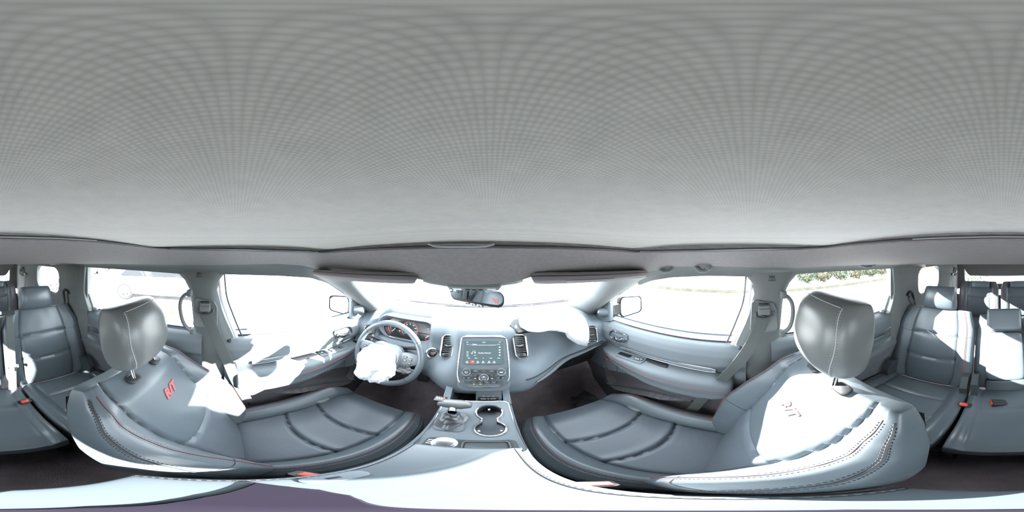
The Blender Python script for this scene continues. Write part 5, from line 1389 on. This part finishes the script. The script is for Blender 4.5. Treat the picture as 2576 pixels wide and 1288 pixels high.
exterior_mirror(1, 'exterior side mirror outside the passenger window')
b = MB(); b.grid(lambda u, v: (CX+(u-.5)*1.7, 1.15+1.25*v, .84-.06*abs(2*u-1)**2.5-.14*v*v-.02*v), 24, 16); b.loft([[(CX-.85, y, .4), (CX-.85, y, .70), (CX+.85, y, .70), (CX+.85, y, .4)] for y in (1.15, 2.3)])
o = b.build('bonnet', M_PAINT); tag(o, 'white bonnet of the car in front of the windscreen', 'bonnet')
for xa, xb, sd in ((CX-.60, CX-.1, 'driver'), (CX+.03, CX+.55, 'passenger')):
    b = MB(); b.tube([(xa, 1.18, .875), ((xa+xb)/2, 1.185, .878), (xb, 1.18, .875)], .006, 6); o = b.build('wiper_blade', M_DARK); tag(o, 'dark wiper blade parked at the foot of the windscreen on the '+sd+' side', 'wiper', 'wipers')
M_ASPH = mat('pale_asphalt', (.42, .41, .40), .9, bump=('noise', 40, .4, .01), var=(2, .10))
b = MB(); b.grid(lambda u, v: ((u-.5)*160, (v-.5)*160, G), 9, 9); o = b.build('ground', M_ASPH); struct(o, 'sunlit pale asphalt car park around the car', 'ground')
M_CARW = mat('car_paint_white', (.45, .45, .46), .3, coat=.5); M_CARG = mat('car_paint_grey', (.06, .065, .07), .3, coat=.5); M_CARGLASS = mat('car_glass', (.015, .016, .018), .1, spec=.3)
def simple_car(x, y, rot, paint, lab, truck=False):
    t = thing('parked_car', lab, 'car', (x, y, G)); t.rotation_euler = (0, 0, 0)
    M = T(x, y, G) @ RZ(rot)
    L, Wd = (5.4, 1.95) if truck else (4.6, 1.8)
    def body(prof, hw, tuck=0):
        rings = []
        for xx, zb, zt, k in prof: rings.append([(xx, -hw*k, zb), (xx, -hw*k, lerp(zb, zt, .55)), (xx, -hw*k*.93, zt-.06), (xx, -hw*k*.8, zt), (xx, hw*k*.8, zt), (xx, hw*k*.93, zt-.06), (xx, hw*k, lerp(zb, zt, .55)), (xx, hw*k, zb)])
        return rings
    b = MB(M); h = .30 if truck else .0
    b.loft(body([(-L/2, .45+h, .80+h, .85), (-L/2+.12, .32+h, .93+h, .97), (-L/4, .28+h, .98+h, 1), (L/8, .28+h, .98+h, 1), (L/3, .28+h, .90+h, 1), (L/2-.15, .32+h, .80+h, .95), (L/2, .42+h, .68+h, .82)], Wd/2)); b.build('car_body', paint, t)
    b = MB(M)
    b.loft([[(xx, -w, z0), (xx+dx, -w*.80, z1), (xx+dx, w*.80, z1), (xx, w, z0)] for xx, dx, z0, z1, w in ((-L*.36 if not truck else -.2, .45, .96+h, 1.40+h, Wd*.46), (L*.20, -.55, .96+h, 1.42+h, Wd*.46))]); b.build('greenhouse', M_CARGLASS, t)
    b = MB(M); x0 = (-L*.36 if not truck else -.2)+.42; x1 = L*.20-.52
    b.loft([[(x0, -Wd*.375, 1.40+h), (x1, -Wd*.375, 1.42+h), (x1, Wd*.375, 1.42+h), (x0, Wd*.375, 1.40+h)], [(x0+.05, -Wd*.34, 1.45+h), (x1-.05, -Wd*.34, 1.47+h), (x1-.05, Wd*.34, 1.47+h), (x0+.05, Wd*.34, 1.45+h)]]); b.build('roof', paint, t)
    for xx in (-L*.31, L*.32):
        for sg in (-1, 1):
            r = .34+h*.25; Mw_ = M @ T(xx, sg*(Wd/2-.08), r) @ RX(-90*sg)
            b = MB(Mw_); b.lathe([(r*.62, -.08), (r*.9, -.10), (r, -.06), (r, .06), (r*.9, .10), (r*.66, .095), (r*.62, .06)], 32, cap0=True); w_ = b.build('wheel', M_TYRE, t)
            b = MB(Mw_)
            b.tube([(r*.62*cos(k*pi/16), r*.62*sin(k*pi/16), .09) for k in range(32)], .02, 6, closed=True)
            for k in range(5): a = 2*pi*k/5; b.tube([(0, 0, .09), (r*.62*cos(a), r*.62*sin(a), .085)], .04, 6)
            b.build('wheel_rim', M_WHEEL, w_)
    b = MB(M)
    for sg in (-1, 1): b.mark(); b.box((L/2-.05, sg*Wd*.35, .62+h), (.10, .30, .14), .03); b.mark(); b.box((-L/2+.04, sg*Wd*.38, .72+h), (.08, .22, .16), .03)
    b.build('lamp', M_SILV, t)
    b = MB(M); b.box((L/2-.02, 0, .52+h), (.10, .8, .18), .03); b.box((L/2-.02, 0, .35+h), (.10, 1.5, .10), .03); b.build('grille', M_DARK, t)
    return t
def gp(az, r): a = radians(az); return (sin(a)*r, cos(a)*r)
simple_car(*gp(-112, 6.6), 100, M_CARW, 'white car whose alloy wheel shows behind the driver headrest')
simple_car(*gp(-140.5, 14.5), 35, M_CARG, 'grey car seen past the rear pillar on the driver side')
simple_car(*gp(-128, 19), 125, M_CARG, 'distant grey pickup beyond the rear driver window', True)
simple_car(*gp(-156, 8.8), 112, M_CARW, 'white pickup seen through the small quarter window', True)
t = thing('traffic_cone', 'orange debris cone on the asphalt outside the rear driver window', 'cone', tuple(at(432, 810, z=G)))
p0 = at(432, 812, z=G)
b = MB(T(*p0)); b.lathe([(.16, 0), (.16, .03), (.10, .04), (.03, .40), (.0, .41)], cap1=False); b.build('cone_body', M_ORANGE, t)
b = MB(T(*p0)); b.lathe([(.085, .14), (.062, .24)], cap1=False); b.build('cone_band', M_WHITE, t)
# verge on the passenger side: kerb and shrubs
vg = MB(); vg.grid(lambda u, v: (lerp(7.5, 60, v), lerp(-30, 30, u), G+.14+.5*v), 10, 6); vg.loft([[(7.3, y, G), (7.3, y, G+.15), (7.6, y, G+.15), (7.6, y, G)] for y in (-30, 30)])
struct(vg.build('ground', mat('verge_soil', (.09, .085, .06), .95, var=(3, .25))), 'pale kerb and sandy verge across the road', 'verge')
def shrub(x, y, r, h, nleaf, col, lab, grp='shrubs on the verge'):
    rnd = random.Random(int(x*31+y*17)); t = thing('shrub', lab, 'shrub', (x, y, G+.1), grp)
    b = MB()
    for k in range(nleaf):
        d = Vector((rnd.gauss(0, 1), rnd.gauss(0, 1), rnd.gauss(0, 1))).normalized()*rnd.uniform(.55, 1.0); p = Vector((x+d.x*r, y+d.y*r, G+.15+h*(.5+.5*d.z)))
        a = Vector((rnd.gauss(0, 1), rnd.gauss(0, 1), rnd.gauss(0, 1))).normalized(); q = a.orthogonal().normalized(); L = rnd.uniform(.06, .13)
        i0 = [b.pt(p+a*L), b.pt(p+q*L*.35), b.pt(p-a*L), b.pt(p-q*L*.35)]; b.face(*i0)
    b.build('foliage', col, t)
    b = MB()
    for k in range(5): a = 2*pi*k/5; b.tube([(x, y, G+.1), (x+cos(a)*r*.4, y+sin(a)*r*.4, G+.1+h*.6)], .02, 5)
    b.build('stem', mat('bark', (.2, .15, .1), .9), t)
M_LF = mat('leaf_olive', (.065, .06, .028), .8); M_LF2 = mat('leaf_green', (.045, .06, .03), .8)
k = 0
words = ['first in the row after the seat belt pillar', 'second from the seat belt pillar', 'third from the seat belt pillar', 'fourth, mid row', 'fifth in the row', 'sixth, next to the last', 'last in the row']
for az in (113, 119, 125, 130.5, 135.5, 139.5, 143):
    x = 8.6; y = x/tan(radians(az)); shrub(x, y, .62, .95, 420, M_LF if k % 2 else M_LF2, ('olive' if k % 2 else 'green')+' low shrub on the verge, '+words[k]); k += 1
shrub(1.2, -9.0, 1.1, 1.4, 420, M_LF2, 'green shrub glimpsed through the rear window corner')
